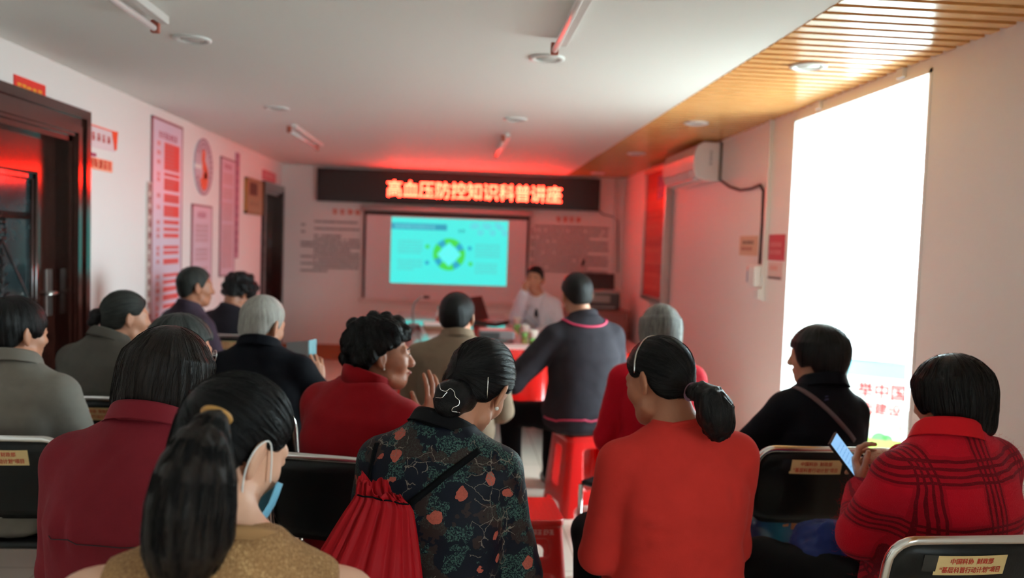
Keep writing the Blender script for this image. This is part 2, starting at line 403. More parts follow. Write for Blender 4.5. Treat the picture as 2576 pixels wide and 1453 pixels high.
# projected slide
def glow(n, c, s=1.0): return mat(n, (.02, .02, .02), .7, emit=(c, s))
sl = LO(MB().box((-.845, YP-.004, .988), (.60, YP-.002, 1.80)).obj('projected_slide', glow('slide_cyan', srgb(72, 240, 232), 1.0), ps))
YL = YP-.006
mb = MB().box((-.845, YL, 1.655), (-.16, YL+.001, 1.73)); mb.obj('slide_title_bar', glow('slide_blue', srgb(40, 160, 190)), sl)
mb = glyphs(MB(), (-.80, YL-.001, 1.67), EX, EZ, .5, .042, 3); mb.obj('slide_title', glow('slide_pale', srgb(120, 232, 236)), sl)
cx, cz = -.125, 1.36
for a in (20, 110, 200, 290):
    arc_band(MB(), (cx, YL, cz), EX, EZ, .115, .20, math.radians(a+28), math.radians(a+90), 14).obj('slide_green_arc', glow('slide_green', srgb(66, 222, 84)), sl)
    arc_band(MB(), (cx, YL-.001, cz), EX, EZ, .118, .195, math.radians(a), math.radians(a+30), 8).obj('slide_blue_arc', glow('slide_arc_blue', srgb(36, 172, 206)), sl)
mb = MB().quad((cx-.15, YL-.002, cz), (cx, YL-.002, cz-.15), (cx+.15, YL-.002, cz), (cx, YL-.002, cz+.15)); mb.obj('slide_diamond', glow('slide_cyan_light', srgb(96, 250, 246)), sl)
for dx, dz, m_ in ((-.27, .09, 'slide_green'), (.27, -.11, 'slide_green'), (.255, .085, 'slide_arc_blue'), (-.27, -.11, 'slide_arc_blue')):
    arc_band(MB(), (cx+dx, YL, cz+dz), EX, EZ, 0, .027, n=12).obj('slide_dot', MATS[m_], sl)
mb = MB()
for i in range(5): glyphs(mb, (-.76, YL, 1.50-.036*i), EX, EZ, .33-.03*(i == 4), .024, 10+i)
for i in range(4): glyphs(mb, (-.76, YL, 1.26-.036*i), EX, EZ, .33-.1*(i == 3), .024, 20+i)
for i in range(5): glyphs(mb, (.20, YL, 1.48-.036*i), EX, EZ, .33, .024, 30+i)
for i in range(4): glyphs(mb, (.20, YL, 1.24-.036*i), EX, EZ, .30, .024, 40+i)
mb.obj('slide_body_print', glow('slide_grey', srgb(96, 190, 190)), sl)
mb = MB()
for i in range(9):
    c = (.16+.05*i, YL, 1.72+.035*math.sin(i*2.2)-.02*(i % 3)); arc_band(mb, c, EX, EZ, .022, .034, n=6)
mb.obj('slide_molecules', glow('slide_mauve', srgb(120, 190, 222)), sl)
mb = glyphs(MB(), (-.02, YL, 1.635), EX, EZ, .12, .04, 71); mb.obj('slide_small_mark', glow('slide_teal', srgb(30, 120, 140)), sl)

def wall_print(name, label, x0, x1, zt, rows, seed, tx):
    t = thing(name, label, 'wall lettering', ((x0+x1)/2, YW, 1.4))
    L = lambda o: (setattr(o, 'location', (-(x0+x1)/2, -YW, -1.4)), o)[1]
    y = YW-.004
    mb = MB(); w = tx[1]-tx[0]
    for i in range(4): glyphs(mb, (tx[0]+i*w/3.6, y, zt-.035), EX, EZ, .07, .065, seed+i, bold=.2)
    L(mb.obj('red_heading', M_ORANGEINK, t))
    mb = MB()
    for i, (a, b, z) in enumerate(rows): glyphs(mb, (a, y, z), EX, EZ, b-a, .026, seed+10+i, fill=.97, bold=.2)
    L(mb.obj('grey_print_rows', M_GREYINK, t))
    return t
rows = []
for i, z in enumerate(np.linspace(1.70, 1.09, 15)):
    ind = i in (0, 2, 4, 5, 8, 9, 11, 13)
    rows.append((-1.80 if ind else -1.96, [-1.26, -1.20, -1.22, -1.22, -1.45, -1.22, -1.22, -1.22, -1.35, -1.22, -1.22, -1.22, -1.22, -1.22, -1.60][i], z))
rows[1] = (-1.96, -1.88, rows[1][2]); rows[3] = (-1.96, -1.88, rows[3][2])
wall_print('wall_lettering', 'grey printed paragraphs under a red heading on the back wall left of the screen', -1.96, -1.22, 1.845, rows, 100, (-1.58, -1.25))
rows = []
for i, z in enumerate(np.linspace(1.74, 1.18, 13)):
    rows.append((.90+(.04 if i % 3 == 0 else 0), 1.90-(.25 if i % 4 == 3 else 0), z))
wall_print('wall_lettering', 'grey printed paragraphs under a red heading on the back wall right of the screen', .90, 1.90, 1.85, rows, 200, (1.21, 1.51))

# cables and a strip down the right end of the back wall
mb = MB().tube([(1.96, YW-.012, 2.39), (1.955, YW-.012, 1.6), (1.96, YW-.012, .2)], .014, 8)
tag(mb.obj('wall_conduit', M_WHITEPL, smooth=True), 'thin white conduit down the back wall by the right corner', 'conduit')
mb = MB().tube([(1.74, YW-.012, 1.98), (1.80, YW-.012, 1.93), (1.92, YW-.012, 1.91), (2.0, YW-.012, 1.85), (2.02, YW-.012, 1.2)], .006, 6)
tag(mb.obj('sign_cable', mat('grey_cable', (.05, .04, .04), .5), smooth=True), 'dark cable running from the end of the LED board into the right corner', 'cable')

# ------------------------------------------------------------------ left wall boards and signs
def board(name, label, cat, y0, y1, z0, z1, col, border=None, bm_=.006, t=.012, x=0.0):
    r = thing(name, label, cat, (XL, (y0+y1)/2, (z0+z1)/2))
    L = lambda o: (setattr(o, 'location', (-XL, -(y0+y1)/2, -(z0+z1)/2)), o)[1]
    p = L(MB().box((XL+x, y0, z0), (XL+x+t, y1, z1)).obj('panel', col, r))
    if border:
        w = bm_; X = XL+x+t+.0015
        mb = MB()
        for a, b, c, d in ((y0, y0+w, z0, z1), (y1-w, y1, z0, z1), (y0, y1, z1-w, z1), (y0, y1, z0, z0+w)): mb.box((XL+x, a-.002, c-.002), (X, b+.002, d+.002))
        L(mb.obj('border', border, r))
    return r, L, p, XL+x+t+.001
M_LILAC = mat('lilac_board', srgb(222, 204, 220), .4)
M_PINKBD = mat('pink_board', srgb(226, 190, 204), .4)
M_BORDER = mat('mauve_border', srgb(150, 88, 96), .45)
M_MAUVEINK = mat('mauve_ink', srgb(190, 92, 118), .6)
M_TABLE = mat('red_table_ink', srgb(226, 72, 66), .55)
M_DULLINK = mat('dull_pink_ink', srgb(196, 128, 132), .6)
# tall chart
r, L, p, X = board('chart_board', 'tall pale lilac chart with blocks of red print, nearest on the left wall', 'notice board', 5.85, 6.47, .86, 2.33, M_LILAC, M_BORDER, .014)
mb = glyphs(MB(), (X, 5.97, 2.19), EY, EZ, .40, .05, 300, bold=.2); L(mb.obj('heading', M_MAUVEINK, r))
mb = MB(); md = MB()
blocks = [(2.17, 1.97), (1.95, 1.925), (1.91, 1.82), (1.795, 1.73), (1.71, 1.625), (1.60, 1.57), (1.545, 1.52), (1.50, 1.47), (1.41, 1.385), (1.37, 1.345), (1.31, 1.27), (1.20, 1.175), (1.15, 1.125), (1.10, 1.065), (1.04, 1.0), (.97, .94), (.92, .895)]
for i, (a, b) in enumerate(blocks):
    mb.quad((X, 6.08, b), (X, 6.40, b), (X, 6.40, a), (X, 6.08, a))
    n = max(1, int((a-b)/.05))
    for k in range(n): glyphs(md, (X, 5.94, a-.035-k*(a-b)/n), EY, EZ, .09, .03, 310+i*5+k, bold=.2)
L(mb.obj('red_table_blocks', M_TABLE, r)); L(md.obj('left_column_print', M_TABLE, r))
mb = MB()
for i, (a, b) in enumerate(blocks):
    k = b+.012
    while k < a-.01: mb.quad((X+.0007, 6.10, k), (X+.0007, 6.38-.05*((i*7+int(k*100)) % 3), k), (X+.0007, 6.38-.05*((i*7+int(k*100)) % 3), k+.006), (X+.0007, 6.10, k+.006)); k += .028
L(mb.obj('fine_print', M_DULLINK, r))
# narrow strip beside it
r, L, p, X = board('strip_board', 'narrow upright strip of brown-red characters showing from behind the tall lilac chart', 'notice board', 5.775, 5.845, .8, 1.86, mat('strip_panel', srgb(206, 190, 184), .5))
mb = MB()
for i in range(12): glyphs(mb, (X, 5.785, 1.79-i*.083), EY, EZ, .055, .05, 400+i, bold=.22)
L(mb.obj('print', mat('brown_ink', srgb(140, 60, 56), .6), r))
# round emblem
r = thing('emblem', 'round emblem with an orange-red figure inside a mauve ring on the left wall', 'emblem', (XL, 7.0, 2.075))
L = lambda o: (setattr(o, 'location', (-XL, -7.0, -2.075)), o)[1]
c = np.array([XL+.012, 7.0, 2.075])
mb = MB(); P = disc_pts(c, EY, EZ, .24, 40)[:-1]; n = len(P)
mb.add(P+[p_-EX*.012 for p_ in P], [tuple(range(n))]+[(i, i+n, (i+1) % n+n, (i+1) % n) for i in range(n)]); L(mb.obj('disc', mat('emblem_disc', srgb(208, 190, 200), .5), r))
mb = MB(); arc_band(mb, c+EX*.001, EY, EZ, .226, .24, n=40); arc_band(mb, c+EX*.001, EY, EZ, .148, .158, n=40)
for i in range(26):
    a = 2*PI*i/26
    if 2.6 < a < 3.6: continue
    arc_band(mb, c+EX*.001, EY, EZ, .172, .212, a, a+.13, 2)
L(mb.obj('lettered_ring', mat('emblem_ring', srgb(150, 104, 122), .5), r))
mb = MB(); pts = [(-.02, .13), (-.03, .07), (.0, .02), (.05, -.03), (.07, -.08), (.03, -.11), (-.04, -.10)]
for (a, b), (a2, b2), w in zip(pts[:-1], pts[1:], (.035, .04, .04, .045, .05, .05)):
    d = np.array([a2-a, b2-b]); d /= np.linalg.norm(d); nrm = np.array([-d[1], d[0]])*w; e = d*.012
    q = [c+EX*.002+EY*(a-e[0]+s_*nrm[0])+EZ*(b-e[1]+s_*nrm[1]) for s_ in (-1, 1)]+[c+EX*.002+EY*(a2+e[0]+s_*nrm[0])+EZ*(b2+e[1]+s_*nrm[1]) for s_ in (1, -1)]
    mb.quad(*q)
arc_band(mb, c+EX*.0022, EY, EZ, 0, .05, n=16); arc_band(mb, c+EX*.0022+EY*(-.015)+EZ*.10, EY, EZ, 0, .045, n=16); arc_band(mb, c+EX*.0022+EZ*(-.1), EY, EZ, 0, .10, PI, 2*PI, 14)
L(mb.obj('orange_figure', mat('emblem_orange', srgb(232, 92, 62), .5), r))
mb = MB().box((c[0]+.001, 6.76, 2.05), (c[0]+.003, 6.93, 2.085)); L(mb.obj('white_bar', M_PAPER, r))
# lower notice and far tall notice
r, L, p, X = board('notice_board', 'small pink notice under the round emblem', 'notice board', 6.72, 7.24, .95, 1.75, M_PINKBD, M_BORDER, .012)
mb = glyphs(MB(), (X, 6.85, 1.64), EY, EZ, .24, .05, 420, bold=.2); L(mb.obj('heading', M_MAUVEINK, r))
mb = MB()
for i in range(14):
    if i in (4, 8): continue
    glyphs(mb, (X, 6.80, 1.56-.04*i), EY, EZ, .36, .028, 430+i)
L(mb.obj('print', M_DULLINK, r))
r, L, p, X = board('notice_board', 'tall narrow pink notice between the round emblem and the gilt plaque', 'notice board', 7.49, 7.96, 1.12, 2.22, M_PINKBD, M_BORDER, .012)
mb = glyphs(MB(), (X, 7.58, 2.12), EY, EZ, .28, .045, 450, bold=.2); L(mb.obj('heading', M_MAUVEINK, r))
mb = MB()
for i in range(26):
    if i in (3, 7, 13): continue
    glyphs(mb, (X, 7.54, 2.05-.034*i), EY, EZ, .36, .026, 460+i)
L(mb.obj('print', mat('peach_ink', srgb(206, 132, 122), .6), r))
r, L, p, X = board('strip_board', 'narrow mauve strip of characters beside the tall narrow pink notice', 'notice board', 7.98, 8.10, 1.28, 2.31, mat('mauve_strip', srgb(196, 128, 150), .5))
mb = MB()
for i in range(12): glyphs(mb, (X, 8.0, 2.25-i*.083), EY, EZ, .08, .06, 490+i, bold=.22)
L(mb.obj('print', mat('plum_ink', srgb(136, 50, 80), .6), r))
r, L, p, X = board('plaque', 'square gilt plaque with a dark picture, beside the far mahogany door', 'plaque', 8.32, 8.97, 1.735, 2.10, mat('gilt_panel', srgb(190, 150, 108), .28, .5), mat('gilt_edge', srgb(176, 122, 66), .3, .6), .02, x=.0, t=.03)
L(MB().box((X, 8.42, 1.93), (X+.002, 8.72, 2.06)).obj('dark_picture', mat('plaque_dark', srgb(84, 44, 32), .4), r))
mb = glyphs(MB(), (X, 8.42, 1.82), EY, EZ, .4, .04, 480); L(mb.obj('print', mat('plaque_print', srgb(150, 108, 74), .4), r))
M_REDSIGN = mat('red_sign', srgb(222, 44, 36), .45)
r, L, p, X = board('door_sign', 'pinkish red sign above the far mahogany door', 'sign', 9.05, 9.65, 2.135, 2.245, mat('pink_red_sign', srgb(214, 96, 104), .45))
mb = MB(); glyphs(mb, (X, 9.1, 2.16), EY, EZ, .5, .06, 505, bold=.2); L(mb.obj('print', mat('pale_pink_ink', srgb(236, 168, 172), .5), r))
r, L, p, X = board('door_sign', 'red sign with yellow characters above the near mahogany door', 'sign', 4.105, 4.40, 2.12, 2.252, M_REDSIGN, t=.006)
mb = MB(); glyphs(mb, (X, 4.125, 2.17), EY, EZ, .25, .045, 510, bold=.22); L(mb.obj('yellow_print', mat('yellow_ink', srgb(238, 170, 40), .5), r))
# hanging style sign by near door: white with red pennant, and red-orange skyline strip
r, L, p, X = board('wall_sticker', 'white sign with red characters and an orange pennant beside the near door casing', 'sign', 4.885, 5.25, 2.0, 2.125, mat('white_sign', srgb(226, 214, 218), .45), t=.005)
mb = MB()
for i in range(4): glyphs(mb, (X, 4.93+i*.07, 2.04), EY, EZ, .05, .045, 520+i, bold=.22)
L(mb.obj('red_print', M_REDINK, r))
mb = MB().add([(X+.001, 5.20, 2.13), (X+.001, 5.29, 2.135), (X+.001, 5.275, 2.02), (X+.001, 5.245, 2.01)], [(0, 1, 2, 3)]).box((XL+.001, 4.885, 2.123), (X+.002, 5.29, 2.131)); L(mb.obj('orange_pennant', mat('pennant_orange', srgb(236, 72, 34), .45), r))
r, L, p, X = board('wall_sticker', 'orange-red lettered strip stuck below the white pennant sign', 'sign', 4.885, 5.22, 1.87, 1.94, mat('peach_strip', srgb(240, 150, 120), .5), t=.004)
mb = MB()
for i in range(5): glyphs(mb, (X, 4.90+i*.064, 1.88), EY, EZ, .05, .055, 530+i, bold=.22)
L(mb.obj('print', mat('orange_red_ink', srgb(226, 70, 44), .5), r))
mb = MB().box((X, 4.885, 1.945), (X+.002, 4.99, 1.965)).box((X, 4.885, 1.9), (X+.002, 4.905, 1.965)); L(mb.obj('purple_corner', mat('purple_ink', srgb(150, 50, 84), .5), r))

# ------------------------------------------------------------------ right wall: air conditioner, cable, thermostat, notices, frame
ac = thing('air_conditioner', 'white wall-mounted air conditioner under the slatted ceiling', 'air conditioner', (XR, 6.8, 2.22))
L = lambda o: (setattr(o, 'location', (-XR, -6.8, -2.22)), o)[1]
prof = [(0, 2.375), (-.15, 2.378), (-.20, 2.35), (-.228, 2.27), (-.225, 2.16), (-.20, 2.095), (-.13, 2.068), (0, 2.072)]
v = []; n = len(prof)
for yy in (6.30, 7.28): v += [(XR+a, yy, z) for a, z in prof]
f = [tuple(range(n)), tuple(range(2*n-1, n-1, -1))]+[(i, i+n, (i+1) % n+n, (i+1) % n) for i in range(n)]
M_AC = mat('ac_plastic', srgb(236, 232, 232), .12, coat=.8)
L(MB().add(v, f).obj('body', M_AC, ac, bevel=.008))
mb = MB().box((XR-.215, 6.36, 2.078), (XR-.10, 7.22, 2.09)); L(mb.obj('louvre', mat('ac_louvre', srgb(200, 190, 192), .4), ac))
mb = MB().tube([(XR-.224, 6.32, 2.155), (XR-.226, 7.26, 2.155)], .003, 6); L(mb.obj('front_seam', mat('ac_seam', (.2, .18, .18), .5), ac))
mb = glyphs(MB(), (XR-.10, 6.296, 2.31), np.array([0, 0, -1.]), EX, .13, .022, 600); L(mb.obj('side_print', mat('ac_print', srgb(130, 126, 132), .5), ac))
mb = MB().box((XR-.02, 6.29, 2.07), (XR, 6.30, 2.375)); L(mb.obj('mounting_plate', mat('ac_plate', (.12, .10, .09), .6), ac))
A = pxx(1815, 455, XR-.03); B = pxx(1920, 470, XR-.015)
pts = [A, pxx(1835, 470, XR-.02), pxx(1862, 478, XR-.015), pxx(1890, 474, XR-.015), pxx(1912, 465, XR-.015), pxx(1920, 480, XR-.015), pxx(1917, 560, XR-.015), pxx(1911, 664, XR-.015)]
tag(MB().tube(pts, .010, 8).obj('power_cable', mat('dark_cable', (.035, .022, .02), .45), smooth=True), 'dark cable curving from the air conditioner down to the white socket box', 'cable')
tag(MB().box((XR-.022, 5.26, 1.18), (XR, 5.29, 2.398)).obj('cable_trunking', M_WHITEPL, bevel=.004), 'white upright cable trunking on the right wall near the doorway', 'trunking')
for i, yy in enumerate((3.70, 4.57)):
    tag(MB().box((XR-.02, yy-.03, 2.352), (XR, yy+.03, 2.399)).obj('cable_trunking', M_WHITEPL, bevel=.004), ('short white trunking piece above the near half of the doorway', 'short white trunking piece above the far half of the doorway')[i], 'trunking')
sk = thing('socket_box', 'white socket box with a blue and red side, hanging on the trunking by the doorway', 'socket', (XR, 5.40, 1.35))
L = lambda o: (setattr(o, 'location', (-XR, -5.40, -1.35)), o)[1]
L(MB().box((XR-.07, 5.29, 1.275), (XR, 5.42, 1.42)).obj('box', M_WHITEPL, sk, bevel=.01))
L(MB().box((XR-.055, 5.42, 1.30), (XR-.005, 5.475, 1.38)).obj('blue_side', mat('blue_plastic', srgb(60, 84, 140), .4), sk, bevel=.005))
L(MB().box((XR-.055, 5.42, 1.38), (XR-.005, 5.475, 1.41)).obj('red_cap', mat('red_cap', srgb(226, 84, 60), .4), sk, bevel=.005))
L(MB().box((XR-.045, 5.27, 1.19), (XR, 5.36, 1.265)).obj('lower_plug', M_WHITEPL, sk, bevel=.008))
def rboard(name, label, y0, y1, z0, z1, m):
    r = thing(name, label, 'notice', (XR, (y0+y1)/2, (z0+z1)/2))
    L = lambda o: (setattr(o, 'location', (-XR, -(y0+y1)/2, -(z0+z1)/2)), o)[1]
    L(MB().box((XR-.003, y0, z0), (XR, y1, z1)).obj('sheet', m, r)); return r, L, XR-.004
r, L, X = rboard('wall_notice', 'small cream notice with two dark rows on the right wall under the cable', 5.43, 5.79, 1.485, 1.625, mat('cream_sheet', srgb(222, 188, 160), .6))
L(glyphs(MB(), (X, 5.73, 1.565), -EY, EZ, .25, .026, 610, bold=.2).obj('dark_row', mat('dark_ink', srgb(60, 40, 40), .6), r))
L(glyphs(MB(), (X, 5.75, 1.52), -EY, EZ, .25, .026, 611, bold=.2).obj('red_row', mat('dull_red_ink', srgb(170, 70, 62), .6), r))
r, L, X = rboard('wall_notice', 'crimson notice on the right wall just beside the doorway', 4.965, 5.235, 1.46, 1.63, mat('crimson_sheet', srgb(190, 60, 72), .5))
L(glyphs(glyphs(MB(), (X, 5.21, 1.55), -EY, EZ, .20, .03, 620), (X, 5.21, 1.50), -EY, EZ, .2, .03, 621).obj('pale_print', mat('pale_ink', srgb(226, 150, 150), .5), r))
r, L, X = rboard('wall_notice', 'pale slip with a dark lower edge below the crimson notice', 4.99, 5.225, 1.335, 1.45, mat('pale_slip', srgb(226, 190, 184), .5))
L(MB().box((X-.001, 5.0, 1.34), (X, 5.215, 1.352)).obj('dark_edge', M_GREYINK, r)); L(glyphs(MB(), (X, 5.19, 1.395), -EY, EZ, .15, .03, 630).obj('print', M_ORANGEINK, r))
fr = thing('wall_frame', 'tall steel-edged display case of red posters in the far corner of the right wall', 'display case', (XR, 8.2, 1.7))
L = lambda o: (setattr(o, 'location', (-XR, -8.2, -1.7)), o)[1]
fy0, fy1, fz0, fz1 = 7.72, 8.62, 1.0, 2.33
L(MB().box((XR-.06, fy0+.02, fz0), (XR, fy1, fz1)).obj('backing', mat('red_poster', srgb(186, 40, 40), .4, var=(5, .3)), fr))
mb = MB()
for a, b, c_, d in ((fy0, fy0+.035, fz0, fz1), (fy1-.035, fy1, fz0, fz1), (fy0, fy1, fz0-.03, fz0+.02), (fy0, fy1, fz1-.02, fz1+.03)): mb.box((XR-.08, a, c_), (XR, b, d))
L(mb.obj('steel_frame', M_STEEL, fr, bevel=.006))
mb = MB()
for i in range(4): mb.box((XR-.063, 7.80, 1.08+.28*i), (XR-.061, 8.54, 1.26+.28*i))
L(mb.obj('poster_panels', mat('poster_panel', srgb(206, 66, 58), .4), fr))
L(MB().box((XR-.0635, 7.80, 2.02), (XR-.0605, 8.1, 2.25)).obj('blue_poster', mat('poster_blue', srgb(90, 74, 130), .4), fr))
mb = MB()
for i in range(9): glyphs(mb, (XR-.0645, 8.5, 1.10+.125*i), -EY, EZ, .6, .04, 640+i)
L(mb.obj('print', mat('poster_print', srgb(226, 130, 110), .5), fr))

# ------------------------------------------------------------------ ceiling lamps
def batten(x, y0, label):
    t = thing('tube_lamp', label, 'ceiling lamp', (x, y0+.62, ZC), 0, 'unlit tube lamps on the white ceiling')
    MB().box((-.02, -.62, -.035), (.02, .62, 0)).obj('channel', mat('lamp_channel', srgb(214, 208, 204), .4), t, bevel=.005)
    MB().tube([(-.036, -.60, -.055), (-.036, .60, -.055)], .013, 12).obj('tube', mat('lamp_tube', srgb(238, 234, 232), .25), t, smooth=True)
    for s in (-1, 1): MB().box((-.052, s*.615-.012, -.072), (-.018, s*.615+.012, -.02)).obj('end_cap', mat('lamp_cap', srgb(150, 70, 52), .5), t, bevel=.004)
batten(-1.25, 2.22, 'unlit tube lamp on the ceiling at top left, above the near door side')
batten(.42, 2.25, 'unlit tube lamp on the ceiling at top centre, its near end out of the picture')
batten(-1.33, 6.45, 'unlit pinkish tube lamp on the far left of the ceiling')
batten(.36, 6.45, 'unlit reddish tube lamp on the ceiling in front of the LED board')
def downlight(x, y, label, z=ZC, grp='recessed downlights'):
    t = thing('downlight', label, 'downlight', (x, y, z), 0, grp)
    MB().lathe([(.085, 0), (.085, -.008), (.070, -.012), (.058, -.004), (.055, .0)], 28).obj('trim_ring', mat('downlight_trim', srgb(226, 224, 222), .35), t, smooth=True)
    MB().lathe([(.052, -.0035), (.05, -.0065), (.0, -.0075)], 24).obj('lens', mat('downlight_lens', srgb(190, 186, 180), .15), t, smooth=True)
for i, (x, y) in enumerate(((-1.256, 3.826), (.39, 3.85), (-1.296, 5.719), (.372, 5.737))):
    downlight(x, y, ('unlit downlight on the white ceiling, near left', 'unlit downlight on the white ceiling, near centre', 'unlit downlight on the white ceiling, farther left', 'unlit downlight on the white ceiling, farther centre')[i])
for i, y in enumerate((3.727, 5.524, 7.413, 9.50)):
    downlight(1.62, y, 'white downlight set in the wooden slats, '+('nearest of the row, above the doorway', 'second of the row', 'third of the row, beyond the air conditioner', 'farthest of the row, near the back wall')[i], ZC-.004)

# ------------------------------------------------------------------ table by the screen, under a red plastic cloth
g = G('red_tablecloth', .16)
tc = g.n('ShaderNodeTexCoord').outputs['Object']
ns = g.n('ShaderNodeTexNoise', {'Vector': tc, 'Scale': 4.0, 'Detail': 4.0}).outputs['Fac']
g.base(g.ramp(ns, [(.3, srgb(190, 18, 16)), (.7, srgb(212, 28, 22))])); g.bump(ns, .25, .02); M_CLOTH = g.m
g.b.inputs['Coat Weight'].default_value = .8; g.b.inputs['Coat Roughness'].default_value = .05
TX0, TX1, TY0, TY1, TZ = -.36, 1.40, 5.62, 7.15, .755
tb = thing('meeting_table', 'long meeting table standing in front of the projector screen', 'table', (.45, 7.1, 0))
LT = lambda o: (setattr(o, 'location', (-.45, -7.1, 0)), o)[1]
GT = (-.62, .50, 7.2, 8.6)
M_TBL = mat('glossy_tabletop', srgb(120, 96, 92), .04, spec=1.0, coat=1.0, ior=1.9)
LT(MB().box((TX0+.01, TY0+.01, TZ-.035), (TX1-.01, TY1-.01, TZ-.004)).obj('front_tabletop', M_TBL, tb, bevel=.004))
LT(MB().box((GT[0], GT[2]-.05, TZ-.035), (GT[1], GT[3], TZ)).obj('rear_tabletop', M_TBL, tb, bevel=.006))
for x, y in ((TX0+.08, TY0+.08), (TX1-.1, TY0+.08), (GT[0]+.08, 8.5), (GT[1]-.08, 8.5)):
    LT(MB().box((x-.03, y-.03, 0), (x+.03, y+.03, TZ-.036)).obj('leg', M_STEEL, tb))
LT(MB().box((GT[0]+.05, 8.52, .2), (GT[1]-.05, 8.54, TZ-.04)).obj('modesty_panel', mat('panel_grey', srgb(150, 120, 116), .5), tb))
# the cloth: one sheet over the near end with folded hanging edges
v = []; f = []
loop = []
def edge(p0, p1, n):
    for i in range(n): loop.append(np.array(p0)*(1-i/n)+np.array(p1)*(i/n))
edge((TX0, TY1), (TX0, TY0), 26); edge((TX0, TY0), (TX1, TY0), 34); edge((TX1, TY0), (TX1, TY1), 26)
loop.append(np.array((TX1, TY1)))
cen = np.array(((TX0+TX1)/2, (TY0+TY1)/2)); n = len(loop)
rings = []
for k, (dz, out) in enumerate(((0, 0), (-.012, .012), (-.06, .018), (-.16, .03), (-.28, .045), (-.40, .06))):
    rg = []
    for i, p in enumerate(loop):
        d = np.array([0., 0.])
        if abs(p[0]-TX0) < 1e-6: d[0] -= 1
        if abs(p[0]-TX1) < 1e-6: d[0] += 1
        if abs(p[1]-TY0) < 1e-6: d[1] -= 1
        w = .5+.5*math.sin(i*.9)+.35*math.sin(i*2.3+1)
        q = p+d*(out*(1+(w if k > 1 else 0)*.7)); rg.append((q[0], q[1], TZ+.001+dz-(.012*w if k == 5 else 0)))
    rings.append(rg)
for rg in rings: v += rg
for k in range(5):
    for i in range(n-1): f.append((k*n+i, k*n+i+1, (k+1)*n+i+1, (k+1)*n+i))
f.append(tuple(range(n-1, -1, -1)))
cl = link('tablecloth', pymesh(v, f), M_CLOTH, None, None); smooth_by_angle(cl, .9)
tag(cl, 'shiny red plastic tablecloth hanging over the near end of the meeting table', 'tablecloth')
def cup(p, label, h=.10):
    t = thing('paper_cup', label, 'cup', p, 0, 'paper cups on the meeting table')
    MB().lathe([(.026, 0), (.027, .002), (.030, .045)], 24).obj('green_base', mat('cup_green', srgb(126, 178, 92), .5), t, smooth=True)
    MB().lathe([(.0301, .044), (.037, h), (.0385, h+.002), (.036, h+.001), (.026, .01)], 24).obj('cup_wall', mat('cup_white', srgb(240, 240, 226), .5), t, smooth=True)
cup((.535, 7.08, TZ+.003), 'green and white paper cup nearest to the doctor, farthest of the three')
cup((.550, 6.42, TZ+.003), 'green and white paper cup in the middle of the three')
cup((.585, 6.05, TZ+.003), 'green and white paper cup nearest the table edge')
lp = thing('laptop', 'open black laptop beside the doctor, its lid seen edge-on from behind', 'laptop', (.335, 7.62, TZ+.001), math.radians(62))
MB().box((-.17, -.12, 0), (.17, .12, .02)).obj('base', M_BLACK, lp, bevel=.004)
o = MB().box((-.17, -.006, 0), (.17, .006, .235)).obj('lid', M_BLACK, lp, bevel=.004, loc=(0, .12, .018)); o.rotation_euler = (math.radians(-22), 0, 0)
MB().box((-.15, -.06, .0205), (.15, .09, .023)).obj('keyboard', mat('key_grey', (.03, .03, .032), .5), lp)
pj = thing('projector', 'small grey projector on the red tablecloth behind the beige vest', 'projector', (.31, 6.2, TZ+.003))
MB().box((-.14, -.11, .01), (.14, .11, .085)).obj('body', mat('projector_grey', srgb(120, 112, 112), .35), pj, bevel=.018)
o = MB().tube([(.06, .11, .05), (.06, .125, .05)], .03, 18).obj('lens', M_BLACK, pj, smooth=True)
MB().box((-.13, -.112, .02), (.02, -.109, .07)).obj('vent_grille', mat('vent_dark', (.03, .028, .028), .5), pj)
MB().lathe([(.02, 0), (.02, .015)], 10).obj('feet', M_BLACK, pj)
tag(MB().box((.28, 5.72, TZ+.002), (.66, 5.95, TZ+.006)).obj('paper_sheet', M_PAPER), 'white sheets of paper at the near edge of the red tablecloth', 'paper')
tag(MB().box((.36, 6.55, TZ+.002), (.50, 6.85, TZ+.012)).obj('booklet', mat('booklet_pink', srgb(236, 150, 140), .4)), 'pale pink booklet lying on the tablecloth beside the paper cups', 'booklet')
bt = thing('pump_bottle', 'small white bottle standing on the glossy table left of the head in a beige vest', 'bottle', (-.16, 7.25, TZ+.001))
MB().lathe([(.03, 0), (.032, .01), (.032, .10), (.018, .125), (.016, .14)], 20).obj('body', M_WHITEPL, bt, smooth=True)
MB().lathe([(.018, .14), (.02, .145), (.02, .17), (.008, .175)], 16).obj('cap', mat('bottle_cap', srgb(120, 210, 200), .4), bt, smooth=True)
MB().lathe([(.0325, .03), (.0327, .031), (.0327, .075), (.0325, .076)], 20).obj('red_label', mat('bottle_label', srgb(200, 70, 70), .5), bt, smooth=True)
bk = thing('tissue_box', 'flat pale box with an orange side on the glossy table beside the white bottle', 'box', (-.17, 6.95, TZ+.002), .1)
MB().box((-.12, -.07, 0), (.12, .07, .05)).obj('box', mat('box_brown', srgb(150, 120, 96), .5), bk, bevel=.004)
MB().box((-.12, -.072, .03), (.12, .072, .052)).obj('lid', M_PAPER, bk, bevel=.004)
mc = thing('microphone', 'grey gooseneck conference microphone on the glossy table at left', 'microphone', (-.38, 7.0, TZ+.001))
MB().lathe([(.06, 0), (.062, .012), (.05, .03), (.012, .036)], 20).obj('base', mat('mic_grey', srgb(120, 110, 108), .35), mc, smooth=True)
MB().tube([(0, 0, .03), (-.012, 0, .12), (.0, -.0, .20), (.05, 0, .26), (.09, 0, .27)], .009, 8).obj('gooseneck', MATS['mic_grey'], mc, smooth=True)
